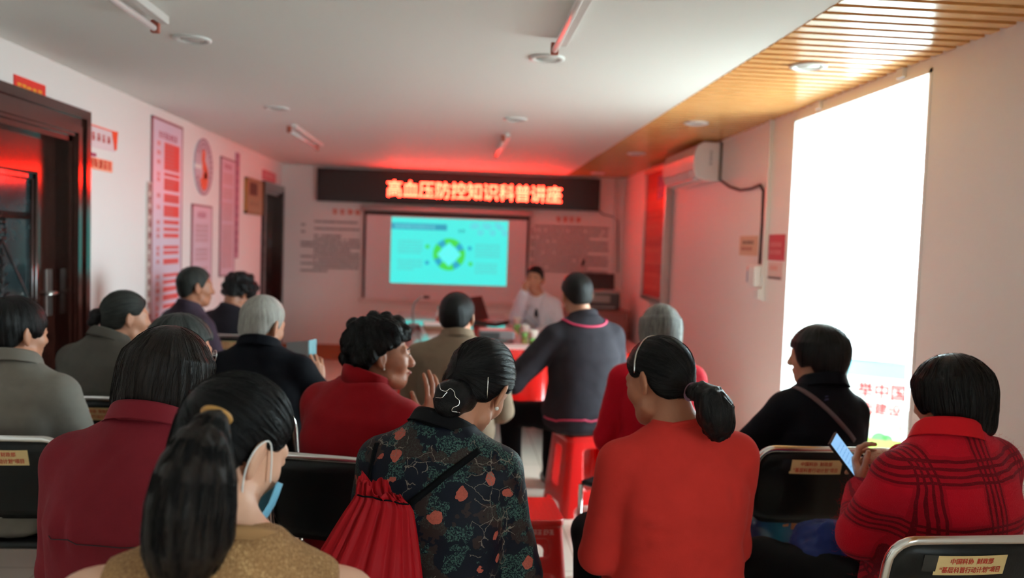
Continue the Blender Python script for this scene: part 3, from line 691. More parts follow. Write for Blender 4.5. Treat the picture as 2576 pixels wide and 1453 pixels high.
MB().tube([(.085, 0, .27), (.135, 0, .265)], [.017, .013], 10).obj('head', M_BLACK, mc, smooth=True)
# printer on its stand, far right
st = thing('printer_stand', 'low reddish brown cabinet under the printer in the far right corner', 'cabinet', (1.62, 9.35, 0))
MB().box((-.34, -.28, .0), (.34, .28, .76)).obj('body', mat('stand_wood', srgb(150, 92, 84), .4, var=(4, .15)), st, bevel=.006)
for s in (-1, 1):
    d = MB().box((s*.165-.155, -.296, .06), (s*.165+.155, -.281, .70)).obj('door', MATS['stand_wood'], st, bevel=.004)
    MB().tube([(s*.04, -.315, .36), (s*.04, -.315, .46)], .006, 8).obj('handle', M_STEEL, d, smooth=True)
MB().box((-.36, -.30, .76), (.36, .29, .785)).obj('top', MATS['stand_wood'], st, bevel=.006)
pr = thing('printer', 'grey and black printer with a raised dark scanner lid in the far right corner', 'printer', (1.64, 9.33, .786))
MB().box((-.24, -.2, 0), (.24, .2, .20)).obj('body', mat('printer_dark', srgb(58, 60, 60), .35), pr, bevel=.015)
MB().box((-.235, -.195, .2), (.235, .19, .225)).obj('scanner_bed', mat('printer_silver', srgb(176, 186, 184), .25), pr, bevel=.005)
o = MB().box((-.24, 0, 0), (.24, .02, .20)).obj('raised_lid', mat('printer_lid', srgb(44, 20, 22), .4), pr, bevel=.006, loc=(0, .17, .215)); o.rotation_euler = (math.radians(-10), 0, 0)
MB().box((-.10, -.205, .09), (.12, -.198, .17)).obj('control_panel', mat('printer_panel', srgb(150, 150, 142), .3), pr)
MB().box((-.17, -.27, .03), (.17, -.19, .045)).obj('paper_tray', MATS['printer_silver'], pr, bevel=.003)
mk = thing('microphone', 'slim black microphone on a thin rod standing beside the printer', 'microphone', (1.40, 9.30, .786))
MB().lathe([(.05, 0), (.05, .012), (.01, .02)], 16).obj('base', M_BLACK, mk, smooth=True)
MB().tube([(0, 0, .015), (.02, 0, .25), (.05, 0, .50)], .005, 6).obj('rod', M_STEEL, mk, smooth=True)
MB().tube([(.05, 0, .50), (.058, -.01, .575)], [.014, .02], 10).obj('head', M_BLACK, mk, smooth=True)

# ------------------------------------------------------------------ outside the doorway
bn = thing('roll_up_banner', 'white roll-up banner with red characters and a green foot, standing outside the doorway', 'banner', (3.2, 5.35, 0), 0)
a = math.radians(28)
BN_N = np.array([-.5, -.866, 0]); BEX = np.array([.866, -.5, 0]); BO = px(2281, 917, 4.95)
def at5(x, y):
    d_ = (x-1288)/FPX*CR-(y-726.5)/FPX*CU+CW; return CAM+d_*(((BO-CAM) @ BN_N)/(d_ @ BN_N))
def on5(x, y, o=.002): return at5(x, y)+BN_N*o
L = lambda o: (setattr(o, 'location', (-3.2, -5.35, 0)), o)[1]
p1 = BO; wB_ = (BO[0]-2.46)/.866; p0 = BO-BEX*wB_; zt = BO[2]
def strip(z0, z1, o, th=.003, e=0):
    A_, B_ = p0-BEX*e, p1+BEX*e; q = []
    for P_ in (A_, B_, B_-BN_N*th, A_-BN_N*th): q.append(np.array([P_[0]+BN_N[0]*o, P_[1]+BN_N[1]*o, z0]))
    q += [p_+np.array([0, 0, z1-z0]) for p_ in q]
    return MB().add(q, [(0, 3, 2, 1), (4, 5, 6, 7), (0, 1, 5, 4), (1, 2, 6, 5), (2, 3, 7, 6), (3, 0, 4, 7)])
L(strip(.02, zt, 0).obj('sheet', mat('banner_white', srgb(214, 214, 212), .6), bn))
L(strip(-.02, .04, .06, .12, .01).obj('base', M_STEEL, bn, bevel=.01)); L(strip(zt, zt+.012, .004, .012, .004).obj('top_rail', M_STEEL, bn))
L(strip(zt-.10, zt, .001, .001).obj('blue_header', mat('banner_blue', srgb(120, 190, 214), .6), bn))
M_BRED = mat('banner_red', srgb(206, 30, 34), .6)
mb = MB()
for body, x0_, x1_, y0_, y1_, bo_ in (('举中国', 2157, 2277, 958, 997, .045), ('面建设', 2166, 2266, 1008, 1038, .035)):
    A_ = on5(x0_, y1_); writing(mb, body, A_, BEX, EZ, width=np.linalg.norm((on5(x1_, y1_)-A_)[:2]), height=on5(x0_, y0_)[2]-A_[2], bold=bo_)
L(mb.obj('red_writing', M_BRED, bn))
A_ = on5(2188, 1077); mb = writing(MB(), '自信自强', A_, BEX, EZ, width=np.linalg.norm((on5(2272, 1077)-A_)[:2]), height=on5(2188, 1060)[2]-A_[2], bold=.02); L(mb.obj('small_writing', mat('banner_brown', srgb(160, 116, 96), .6), bn))
zG = at5(2240, 1106)[2]
L(strip(.04, zG, .001, .001).obj('green_foot', mat('banner_green', srgb(140, 186, 70), .6), bn))
for x_, r_ in ((2212, .05), (2232, .034)):
    L(arc_band(MB(), on5(x_, 1106), BEX, EZ, 0, r_, 0, PI, 12).obj('green_tree', mat('banner_leaf', srgb(80, 170, 80), .6), bn))
pp = thing('bollard', 'grey post standing outside at the near edge of the doorway', 'post', (3.02, 4.95, 0))
MB().box((-.035, -.1, -.02), (.035, .1, .50)).obj('post', mat('post_grey', srgb(120, 122, 118), .6), pp, bevel=.01)
MB().box((-.06, -.12, -.02), (.06, .12, .0)).obj('foot', MATS['post_grey'], pp)
bd = thing('street_building', 'pale building with bluish windows across the street, seen through the doorway', 'building', (26, 22, 0))
MB().box((0, -12, -.1), (1, 14, 3.9)).obj('facade', mat('facade_paint', srgb(240, 240, 238), .8), bd)
for j in range(6):
    for k in range(1):
        w = MB().box((-.03, -9+j*3.6, .9+k*2.7), (.0, -7.2+j*3.6, 2.5+k*2.7)).obj('window', mat('street_glass', srgb(150, 200, 214), .15), bd)
        MB().box((-.05, -8.12+j*3.6, .9+k*2.7), (-.03, -8.08+j*3.6, 2.5+k*2.7)).obj('mullion', M_WHITEPL, w)
# ------------------------------------------------------------------ organic surfaces: distance fields on a grid, meshed as one skin
def frame(o, yaw=0, pitch=0, roll=0):
    """axes right, forward, up; yaw turns right, pitch nods down, roll tips right (degrees)"""
    a, p, r = map(math.radians, (yaw, pitch, roll))
    x = np.array([math.cos(a), -math.sin(a), 0]); y = np.array([math.sin(a), math.cos(a), 0]); z = np.array([0, 0, 1.])
    y, z = math.cos(p)*y-math.sin(p)*z, math.sin(p)*y+math.cos(p)*z
    x, z = math.cos(r)*x-math.sin(r)*z, math.sin(r)*x+math.cos(r)*z
    return np.asarray(o, float), np.stack([x, y, z], 1)
def W_(fr, p): return fr[0]+fr[1] @ np.asarray(p, float)
class Vol:
    def __init__(s, lo, hi, h, fine=()):
        s.ax = []
        for a in range(3):
            pts = [lo[a]]
            while pts[-1] < hi[a]:
                st = h
                for (fl, fh, hf) in fine:
                    if fl[a]-hf <= pts[-1] <= fh[a]: st = min(st, hf)
                    elif pts[-1] < fl[a] < pts[-1]+st: st = max(hf, fl[a]-pts[-1])
                pts.append(pts[-1]+st)
            s.ax.append(np.array(pts))
        s.h = h; s.F = np.full([len(a) for a in s.ax], .5, np.float32)
    def blk(s, lo, hi):
        sl = []; g = []
        for a in range(3):
            i = max(0, np.searchsorted(s.ax[a], lo[a])-1); j = min(len(s.ax[a]), np.searchsorted(s.ax[a], hi[a])+1)
            if j <= i: return None, None
            sl.append(slice(i, j)); g.append(s.ax[a][i:j])
        return tuple(sl), (g[0][:, None, None], g[1][None, :, None], g[2][None, None, :])
    def acc(s, sl, d, k, op):
        A = s.F[sl]; d = d.astype(np.float32)
        if op == 's': d = -d
        if op == 'u':
            h = np.maximum(k-np.abs(A-d), 0)/k; s.F[sl] = np.minimum(A, d)-h*h*k*.25
        else:
            h = np.maximum(k-np.abs(A-d), 0)/k; s.F[sl] = np.maximum(A, d)+h*h*k*.25
    def cone(s, a, b, ra, rb, k=.02, op='u'):
        a = np.asarray(a, float); b = np.asarray(b, float); m = max(ra, rb)+k+2*s.h
        sl, g = s.blk(np.minimum(a, b)-m, np.maximum(a, b)+m)
        if sl is None: return s
        ab = b-a; L2 = ab @ ab+1e-12
        t = np.clip(((g[0]-a[0])*ab[0]+(g[1]-a[1])*ab[1]+(g[2]-a[2])*ab[2])/L2, 0, 1)
        d = np.sqrt((g[0]-a[0]-t*ab[0])**2+(g[1]-a[1]-t*ab[1])**2+(g[2]-a[2]-t*ab[2])**2)-(ra+(rb-ra)*t)
        s.acc(sl, d, k, op); return s
    def loc(s, g, fr):
        R = fr[1]; o = fr[0]; X, Y, Z = g[0]-o[0], g[1]-o[1], g[2]-o[2]
        return [X*R[0, i]+Y*R[1, i]+Z*R[2, i] for i in range(3)]
    def ell(s, fr, c, r, k=.02, op='u', rot=None):
        f2 = (W_(fr, c), fr[1] if rot is None else fr[1] @ frame((0, 0, 0), *rot)[1])
        m = max(r)+k+2*s.h; sl, g = s.blk(f2[0]-m, f2[0]+m)
        if sl is None: return s
        x, y, z = s.loc(g, f2)
        k0 = np.sqrt((x/r[0])**2+(y/r[1])**2+(z/r[2])**2); k1 = np.sqrt((x/r[0]**2)**2+(y/r[1]**2)**2+(z/r[2]**2)**2)
        s.acc(sl, k0*(k0-1)/(k1+1e-9), k, op); return s
    def tubeprof(s, fr, z, cx, cy, rx, ry, k=.03, ex=2.4, op='u'):
        z, cx, cy, rx, ry = (np.asarray(q, float) for q in (z, cx, cy, rx, ry))
        m = max(rx.max(), ry.max())+np.abs(cx).max()+np.abs(cy).max()+k+2*s.h
        A, B = W_(fr, (0, 0, z[0])), W_(fr, (0, 0, z[-1])); sl, g = s.blk(np.minimum(A, B)-m, np.maximum(A, B)+m)
        if sl is None: return s
        x, y, zz = s.loc(g, fr); x, y, zz = np.broadcast_arrays(x, y, zz)
        itp = lambda q: np.interp(zz, z, q)
        a, b = itp(rx), itp(ry)
        q = (np.abs((x-itp(cx))/a)**ex+np.abs((y-itp(cy))/b)**ex)**(1/ex)
        d = (q-1)*np.minimum(a, b); d = np.maximum(d, np.maximum(zz-z[-1], z[0]-zz)); s.acc(sl, d, k, op); return s
    def cut(s, fr, fn, k=.012):
        """remove where fn(x,y,z) > 0 (local to fr)"""
        sl = (slice(None),)*3; g = (s.ax[0][:, None, None], s.ax[1][None, :, None], s.ax[2][None, None, :])
        x, y, z = np.broadcast_arrays(*s.loc(g, fr)); s.acc(sl, fn(x, y, z), k, 'i'); return s
    def mesh(s):
        F = s.F; F[0] = F[-1] = .1; F[:, 0] = F[:, -1] = .1; F[:, :, 0] = F[:, :, -1] = .1
        S = F < 0; nx, ny, nz = F.shape
        cnt = np.zeros((nx-1, ny-1, nz-1), np.int8)
        cs = [(i, j, k) for i in (0, 1) for j in (0, 1) for k in (0, 1)]
        for i, j, k in cs: cnt += S[i:nx-1+i, j:ny-1+j, k:nz-1+k]
        act = np.argwhere((cnt > 0) & (cnt < 8)); I, J, K = act.T
        vals = {c: F[I+c[0], J+c[1], K+c[2]] for c in cs}
        P = np.zeros((len(act), 3)); n = np.zeros(len(act))
        lo = np.stack([s.ax[0][I], s.ax[1][J], s.ax[2][K]], 1); st = np.stack([s.ax[0][I+1], s.ax[1][J+1], s.ax[2][K+1]], 1)-lo
        for c in cs:
            for a in range(3):
                if c[a]: continue
                d = list(c); d[a] = 1; d = tuple(d); v0, v1 = vals[c], vals[d]; m = (v0 < 0) != (v1 < 0)
                t = v0/np.where(m, v0-v1, 1)
                q = np.tile(np.array(c, float), (len(act), 1)); q[:, a] = t
                P[m] += q[m]; n[m] += 1
        V = lo+P/n[:, None]*st
        idx = np.full((nx-1, ny-1, nz-1), -1, np.int64); idx[I, J, K] = np.arange(len(act))
        fs = []
        for a in range(3):
            b, c = (a+1) % 3, (a+2) % 3
            s0 = [slice(None)]*3; s1 = [slice(None)]*3; s0[a] = slice(0, -1); s1[a] = slice(1, None)
            E_ = np.argwhere(S[tuple(s0)] != S[tuple(s1)])
            E_ = E_[(E_[:, b] > 0) & (E_[:, c] > 0) & (E_[:, b] < F.shape[b]-1) & (E_[:, c] < F.shape[c]-1)]
            q = []
            for db, dc in ((1, 1), (0, 1), (0, 0), (1, 0)):
                e = E_.copy(); e[:, b] -= db; e[:, c] -= dc; q.append(idx[e[:, 0], e[:, 1], e[:, 2]])
            q = np.stack(q, 1); ins = S[E_[:, 0], E_[:, 1], E_[:, 2]]
            q[~ins] = q[~ins][:, ::-1]; q = q[(q >= 0).all(1)]; fs.append(q)
        return V, np.concatenate(fs)
def smooth_vf(V, Fc, it=1, w=.5):
    e = np.concatenate([Fc[:, [0, 1]], Fc[:, [1, 2]], Fc[:, [2, 3]], Fc[:, [3, 0]]])
    for _ in range(it):
        A = np.zeros_like(V); n = np.zeros(len(V))
        for c in range(3): A[:, c] = np.bincount(e[:, 0], V[e[:, 1], c], len(V))+np.bincount(e[:, 1], V[e[:, 0], c], len(V))
        n = np.bincount(e[:, 0], minlength=len(V))+np.bincount(e[:, 1], minlength=len(V))
        V = V+(A/np.maximum(n, 1)[:, None]-V)*w
    return V
def vnormals(V, Fc):
    n = np.cross(V[Fc[:, 2]]-V[Fc[:, 0]], V[Fc[:, 3]]-V[Fc[:, 1]]); N = np.zeros_like(V)
    for k in range(4):
        for c in range(3): N[:, c] += np.bincount(Fc[:, k], n[:, c], len(V))
    return N/(np.linalg.norm(N, axis=1)[:, None]+1e-12)
_lat = nrg.random((32, 32, 32))
def vnoise(P, f=1.0):
    P = np.asarray(P)*f+100.3; i = np.floor(P).astype(int); t = P-i; t = t*t*(3-2*t); r = 0
    for a in (0, 1):
        for b in (0, 1):
            for c in (0, 1):
                w = (t[:, 0] if a else 1-t[:, 0])*(t[:, 1] if b else 1-t[:, 1])*(t[:, 2] if c else 1-t[:, 2])
                r = r+w*_lat[(i[:, 0]+a) % 32, (i[:, 1]+b) % 32, (i[:, 2]+c) % 32]
    return r
def np_mesh(V, Fc, attrs=None, name='skin'):
    me = bpy.data.meshes.new(name); V = np.ascontiguousarray(V, np.float32); Fc = np.asarray(Fc)
    if isinstance(Fc, np.ndarray) and Fc.ndim == 2:
        k = Fc.shape[1]; me.vertices.add(len(V)); me.vertices.foreach_set('co', V.ravel()); me.loops.add(Fc.size); me.loops.foreach_set('vertex_index', Fc.ravel().astype(np.int32))
        me.polygons.add(len(Fc)); me.polygons.foreach_set('loop_start', np.arange(0, Fc.size, k, dtype=np.int32)); me.polygons.foreach_set('loop_total', np.full(len(Fc), k, np.int32))
    for nm, A in (attrs or {}).items():
        at = me.attributes.new(nm, 'FLOAT_VECTOR', 'POINT'); at.data.foreach_set('vector', np.ascontiguousarray(A, np.float32).ravel())
    me.update(); me.validate(); me.polygons.foreach_set('use_smooth', np.ones(len(me.polygons), bool)); return me
def bvh_of(V, Fc): return BVHTree.FromPolygons([tuple(p) for p in V.tolist()], Fc.tolist())
def near(b, p, off=0.0):
    q, n, _, _ = b.find_nearest(Vector(p)); return np.array(q)+np.array(n)*off, np.array(n)

# ------------------------------------------------------------------ hands
def hand_vf(wrist, d, pn, side, curl=(.35, .4, .45, .5), thumb=.4, spread=.12, sc=1.0, h=.0034):
    """wrist point, pointing direction d, palm normal pn, side +1 right / -1 left: palm, four fingers, thumb"""
    d = np.asarray(d, float); d /= np.linalg.norm(d); pn = np.asarray(pn, float); pn = pn-d*(pn @ d); pn /= np.linalg.norm(pn)
    ax = np.cross(d, pn)          # across, towards the thumb on a right hand with palm down is -x
    tx = ax*(1 if side > 0 else -1)
    fr = (np.asarray(wrist, float), np.stack([tx, d, pn], 1))
    v = Vol(fr[0]-.21*sc, fr[0]+.21*sc, h)
    P = lambda a, b, c: W_(fr, np.array([a, b, c])*sc)
    v.cone(P(0, -.05, 0), P(0, .012, 0), .026*sc, .025*sc, .01)
    v.ell(fr, np.array((0, .05, 0))*sc, np.array((.041, .056, .0145))*sc, .012)
    v.cone(P(.022, .02, .006), P(.03, .055, .006), .016*sc, .013*sc, .01)
    for i in range(4):
        x = (.030, .010, -.011, -.030)[i]; L = (.95, 1.05, .98, .78)[i]; sp = (1.2, .3, -.5, -1.5)[i]*spread
        p = P(x, (.088, .094, .09, .08)[i], 0); r = (.0088, .0090, .0086, .0076)[i]*sc
        v.cone(P(x*.8, .055, 0), p, r*1.15, r*1.1, .008)
        ang = 0
        for l, w, rr in ((.042, 1.0, 1.0), (.026, 1.35, .93), (.022, .8, .85)):
            ang += curl[i]*w; dv = fr[1] @ np.array([sp*math.cos(ang), math.cos(ang), math.sin(ang)]); dv /= np.linalg.norm(dv)
            q = p+dv*l*L*sc; v.cone(p, q, r*rr, r*rr*.93, .004); p = q
    p = P(.030, .028, .006); ang = .9-.5*thumb
    for l, r in ((.036, .0115), (.030, .0098), (.024, .0086)):
        dv = fr[1] @ np.array([math.sin(ang), math.cos(ang), .25+thumb*.6]); dv /= np.linalg.norm(dv)
        q = p+dv*l*sc; v.cone(p, q, r*sc, r*.93*sc, .006); p = q; ang -= thumb*.45
    V, Fc = v.mesh(); return smooth_vf(V, Fc, 1, .4), Fc

# ------------------------------------------------------------------ people
M_SKIN = mat('skin', srgb(186, 128, 100), .5, var=(26, .08), bump=(160, .06))
M_SKIN_PALE = mat('skin_pale', srgb(214, 164, 138), .48, var=(24, .06), bump=(160, .05))
M_SKIN_TAN = mat('skin_tan', srgb(164, 104, 76), .5, var=(26, .1), bump=(150, .08))
def hairmat(name, dark, light, rough=.34, grey=0.0):
    g = G(name, rough); at = g.n('ShaderNodeAttribute', attribute_name='flow').outputs['Vector']
    n1 = g.n('ShaderNodeTexNoise', {'Vector': at, 'Scale': 9.0, 'Detail': 5.0, 'Roughness': .65}).outputs['Fac']
    n2 = g.n('ShaderNodeTexNoise', {'Vector': at, 'Scale': 2.2, 'Detail': 2.0}).outputs['Fac']
    f = g.math('ADD', g.math('MULTIPLY', n1, .6), g.math('MULTIPLY', n2, .4))
    g.base(g.ramp(f, [(.36, dark), (.62, light)])); g.bump(n1, .55, .004); g.b.inputs['Specular IOR Level'].default_value = .15
    return g.m
H_BLACK = hairmat('hair_black', (.0035, .003, .003), (.013, .011, .011), .33)
H_BROWN = hairmat('hair_brown_black', (.005, .0035, .003), (.022, .014, .011), .36)
H_GREYING = hairmat('hair_greying', (.007, .007, .007), (.075, .08, .075), .4)
H_GREY = hairmat('hair_grey', (.035, .034, .03), (.24, .23, .21), .45)
H_WHITE = hairmat('hair_white', (.20, .185, .165), (.46, .43, .39), .5)
H_DARKGREY = hairmat('hair_dark_grey', (.010, .011, .010), (.05, .05, .045), .42)
STY = {   # lower edge of the hair (height) going from nape to face, skull radii, centre
 'bob':   dict(zb=[(-.2, -.10), (-.06, -.098), (-.02, -.085), (.03, -.07), (.052, -.045), (.062, .022), (.2, .035)], r=(.094, .113, .105), c=(0, -.018, .026)),
 'bob_tuck': dict(zb=[(-.2, -.118), (-.05, -.112), (-.018, -.08), (-.005, -.035), (.04, -.045), (.060, -.02), (.07, .028), (.2, .035)], r=(.098, .118, .108), c=(0, -.020, .022)),
 'short': dict(zb=[(-.2, -.075), (-.075, -.078), (-.04, -.04), (-.015, .0), (.022, -.012), (.04, .03), (.065, .058), (.2, .062)], r=(.084, .104, .098), c=(0, -.014, .026)),
 'cap':   dict(zb=[(-.2, -.062), (-.075, -.06), (-.04, -.02), (0, .018), (.04, .035), (.06, .05), (.2, .055)], r=(.089, .108, .104), c=(0, -.014, .024)),
 'pulled': dict(zb=[(-.2, -.068), (-.07, -.066), (-.04, -.05), (-.012, .012), (.03, .012), (.05, .04), (.08, .072), (.2, .08)], r=(.085, .106, .100), c=(0, -.014, .024)),
 'fringe': dict(zb=[(-.2, -.07), (-.07, -.068), (-.03, -.035), (-.008, .004), (.02, -.02), (.05, -.015), (.062, .015), (.2, .022)], r=(.088, .110, .103), c=(0, -.014, .026)),
}
def person(label, seatxy, head, neck, hyaw=0, hpitch=0, hroll=0, tyaw=0, seat=.455, bulk=1.0, hs=1.0, skin=None, hair='short', hmat=None,
           top='jacket', top_mat=None, sleeves='long', arms=None, knees=None, trouser_mat=None, shoe_mat=None, collar=None, hair_len=None, hands=None,
           wrinkle=.0035, sw=.158, strands=0, volume=0.0, pole=None, tails=(), hump=.025, detail=.0055, grp='seated audience', lap=True, topgrow=0.0, creases=()):
    skin = skin or M_SKIN; hmat = hmat or H_BLACK
    head = np.asarray(head, float); neck = np.asarray(neck, float); root = np.array([seatxy[0], seatxy[1], 0.0])
    T = thing('person', label, 'person', tuple(root), 0, grp)
    H = frame(head, hyaw, hpitch, hroll); H = (H[0], H[1]*hs)
    HR = (H[0], H[1]/hs)
    base = np.array([seatxy[0], seatxy[1], seat]); zt = neck-base; L = np.linalg.norm(zt); zt /= L
    xa = frame((0, 0, 0), tyaw)[1][:, 0]; xa = xa-zt*(xa @ zt); xa /= np.linalg.norm(xa); ya = np.cross(zt, xa)
    TF = (base, np.stack([xa, ya, zt], 1)); fl = frame(base, tyaw)      # leaning trunk frame, level frame
    S = {}
    for s, nm in ((-1, 'L'), (1, 'R')):
        sh = W_(TF, (s*sw, -.005, L*.82)); S['sh'+nm] = sh
        a = (arms or {}).get(nm)
        if a is None: a = ((s*.05, .05, -.27), (-s*.07, .27, -.335))
        ab = [np.asarray(p, float) for p in a]
        S['el'+nm] = ab[0] if len(a) > 2 else sh+fl[1] @ ab[0]; S['wr'+nm] = ab[1] if len(a) > 2 else sh+fl[1] @ ab[1]
        S['hip'+nm] = W_(fl, (s*.085, .03, .075)); kn = (knees or {}).get(nm, (s*.115, .43, .06)); S['kn'+nm] = W_(fl, kn)
        an = W_(fl, (kn[0]*.95, kn[1]-.02, 0)); an[2] = .09; S['an'+nm] = an; S['to'+nm] = an+fl[1] @ np.array([s*.02, .15, -.055])
    z = np.array([-.01, .07, .2, .42, .68, .85, .94, 1.0])*L
    hp = -hump*np.sin(PI*np.clip(z/L, 0, 1)); cx = z*0
    RX = np.array([.125, .172, .180, .162, .172, .148, .088, .058])*bulk; RY = np.array([.10, .132, .136, .118, .122, .10, .072, .055])*(bulk**1.2)
    pts = np.array([S[k] for k in S]+[head+.14, head-.14, neck, base-.05]); lo, hi = pts.min(0)-.17, pts.max(0)+.17
    # ---- body: one continuous skin
    nb = HR[0]
    v = Vol((lo[0], lo[1], .0), hi, .016, [(nb-.135, nb+.135, detail), (np.minimum(neck, nb)-.06, np.maximum(neck, nb)+.06, .009)])
    v.tubeprof(TF, z, cx, hp, RX-.014, RY-.014, .03)
    for s, nm in ((-1, 'L'), (1, 'R')):
        v.cone(W_(TF, (s*.035, -.012, L*.935)), S['sh'+nm], .046, .046, .04)
        v.cone(S['sh'+nm], S['el'+nm], .050*bulk, .040, .03); v.cone(S['el'+nm], S['wr'+nm], .040, .027, .02)
        v.cone(S['hip'+nm], S['kn'+nm], .078*bulk, .055, .03); v.cone(S['kn'+nm], S['an'+nm], .052, .036, .02); v.cone(S['an'+nm], S['to'+nm], .034, .026, .02)
    nb0 = W_(H, (0, -.030, -.055))
    v.cone(W_(TF, (0, .012, L*.955)), nb0, .062, .054, .04)
    # head
    E = lambda c, r, k=.015, op='u', rot=None: v.ell(H if hs == 1 else (H[0], HR[1]), np.array(c)*hs, np.array(r)*hs, k, op, rot)
    Cn = lambda a, b, r0, r1, k=.01, op='u': v.cone(W_(H, a), W_(H, b), r0*hs, r1*hs, k, op)
    E((0, -.014, .026), (.074, .094, .086)); E((0, .026, -.030), (.062, .060, .076), .03); E((0, .052, -.088), (.036, .034, .026), .03)
    for s in (-1, 1):
        E((s*.036, .056, -.028), (.026, .026, .028), .02); Cn((s*.012, .084, .017), (s*.042, .070, .018), .010, .010, .014)
        E((s*.031, .093, .001), (.0165, .013, .011), .010, 's'); E((s*.031, .078, .001), (.0145, .0125, .0105), .004)
        Cn((s*.020, .083, .0085), (s*.043, .073, .0065), .0032, .003, .004)
        Cn((s*.050, .015, -.075), (s*.018, .055, -.100), .020, .018, .02)
        E((s*.010, .094, -.036), (.009, .010, .008), .006)
        # ear
        e = (s*.081, -.013, -.006)
        E(e, (.0085, .021, .033), .006, 'u', (s*-30, 0, 0)); E((s*.090, -.006, -.003), (.006, .011, .019), .004, 's', (s*-30, 0, 0)); Cn((s*.078, -.010, -.034), (s*.077, -.006, -.040), .0075, .006, .006)
    Cn((0, .084, .008), (0, .104, -.032), .0085, .012, .012); E((0, .100, -.036), (.0125, .011, .009), .008)
    E((0, .084, -.060), (.024, .013, .0062), .006); E((0, .083, -.071), (.020, .012, .0068), .006); Cn((-.018, .094, -.0655), (.018, .094, -.0655), .0016, .0016, .003, 's')
    V, Fc = v.mesh(); V = smooth_vf(V, Fc, 1, .35)
    for s, nm in ((-1, 'L'), (1, 'R')):
        hd = (hands or {}).get(nm)
        if hd == 'none': continue
        fd = S['wr'+nm]-S['el'+nm]; fd /= np.linalg.norm(fd)
        if hd is None: hd = dict(d=fd*.7+fl[1] @ np.array([-s*.5, .3, -.15]), pn=fl[1] @ np.array([-s*.2, -.1, -1.]))
        hv, hf = hand_vf(S['wr'+nm], hd['d'], hd['pn'], s, hd.get('curl', (.35, .4, .45, .5)), hd.get('thumb', .4), hd.get('spread', .1), h=.0036 if 'curl' in hd else .005)
        Fc = np.concatenate([Fc, hf+len(V)]); V = np.concatenate([V, hv])
    body = link('body', np_mesh(V-root, Fc), skin, T)
    # ---- trousers and shoes
    trouser_mat = trouser_mat or MATS['black_trousers']
    v = Vol((lo[0], lo[1], 0), (hi[0], hi[1], seat+.32), .014)
    v.tubeprof(TF, z[:4], cx[:4], hp[:4], RX[:4]*(1, 1, .93, .88), RY[:4]*(1, 1, .90, .84), .03)
    for nm in 'LR':
        v.cone(S['hip'+nm], S['kn'+nm], .092*bulk, .070, .04); v.cone(S['kn'+nm], S['an'+nm]+(0, 0, .01), .068, .062, .03)
    v.cut((base, np.eye(3)), lambda x, y, zz: -zz-.002-np.where((x*fl[1][0, 1]+y*fl[1][1, 1]) > .2, 1., 0), .01)
    Vt, Ft = v.mesh(); Nn = vnormals(Vt, Ft); Vt = Vt+Nn*((vnoise(Vt*(1, 1, 1), 14)-.5)*.010)[:, None]
    link('trousers', np_mesh(Vt-root, Ft), trouser_mat, T)
    for nm in 'LR':
        a, t = S['an'+nm], S['to'+nm]; v = Vol(np.minimum(a, t)-.10, np.maximum(a, t)+.10, .008)
        v.cone(a+(0, 0, -.03), t, .044, .040, .03); v.cone(a+(0, 0, .01), a+(0, 0, -.03), .042, .046, .02)
        v.cut((np.zeros(3), np.eye(3)), lambda x, y, zz: .004-zz, .004)
        Vs, Fs = v.mesh(); link('shoe', np_mesh(Vs-root, Fs), shoe_mat or MATS['black_shoe'], T)
    # ---- top
    v = Vol((lo[0], lo[1], seat-.06), (hi[0], hi[1], max(neck[2], hi[2]-.2)+.02), .0085 if creases else .0115)
    gr = .007+topgrow
    zt_ = z.copy(); zt_[0] = .01; rx, ry = RX+gr, RY+gr; rx[-1] = .066; ry[-1] = .064
    v.tubeprof(TF, zt_, cx, hp, rx, ry, .035)
    for s, nm in ((-1, 'L'), (1, 'R')):
        v.cone(W_(TF, (s*.035, -.012, L*.935)), S['sh'+nm], .050+gr, .052+gr, .05)
        if sleeves == 'long':
            v.cone(S['sh'+nm], S['el'+nm], .056*bulk+gr, .050+gr, .022); w = S['el'+nm]+(S['wr'+nm]-S['el'+nm])*.95; v.cone(S['el'+nm], w, .050+gr, .036+gr, .018)
        elif sleeves == 'none':
            pass
    if lap: v.ell(fl, (0, .07, .11), (.175*bulk, .15*bulk, .09), .04)
    if sleeves == 'none':
        v.cut(TF, lambda x, y, zz: np.abs(x)-(sw-.012+.0*zz), .012)
    v.cut((base, np.eye(3)), lambda x, y, zz: .004-zz, .01)
    Vg, Fg = v.mesh(); Vg = smooth_vf(Vg, Fg, 1, .4); Nn = vnormals(Vg, Fg)
    loc = (Vg-TF[0]) @ TF[1]
    n1 = vnoise(loc*(1.0, 1.0, 1.6), 7.5)*.65+vnoise(loc*(1, 1, 1.3)+5, 17)*.35; n2 = 1-np.abs(2*n1-1)
    el = np.exp(-((Vg-S['elL'])**2).sum(1)/.02)+np.exp(-((Vg-S['elR'])**2).sum(1)/.02)+np.exp(-((loc[:, 2]-.12*L)/.12)**2)*.8+.55
    Vg = Vg+Nn*((n2-.55)*wrinkle*2*el)[:, None]
    for line, dep, wid in creases:
        bt = bvh_of(Vg, Fg); q = []
        for i in range(len(line)-1):
            for t in np.linspace(0, 1, 12): q.append(near(bt, np.asarray(line[i])*(1-t)+np.asarray(line[i+1])*t)[0])
        q = np.array(q); dm = np.full(len(Vg), 9.0); en = np.ones(len(Vg))
        for i, p in enumerate(q):
            dd = np.linalg.norm(Vg-p, axis=1); up_ = dd < dm; dm[up_] = dd[up_]; en[up_] = math.sin(PI*min(1, .12+i/len(q)*.88))
        Vg = Vg+vnormals(Vg, Fg)*((-dep*np.exp(-(dm/wid)**2)+dep*.55*np.exp(-((dm-2.1*wid)/(wid*1.1))**2))*en)[:, None]
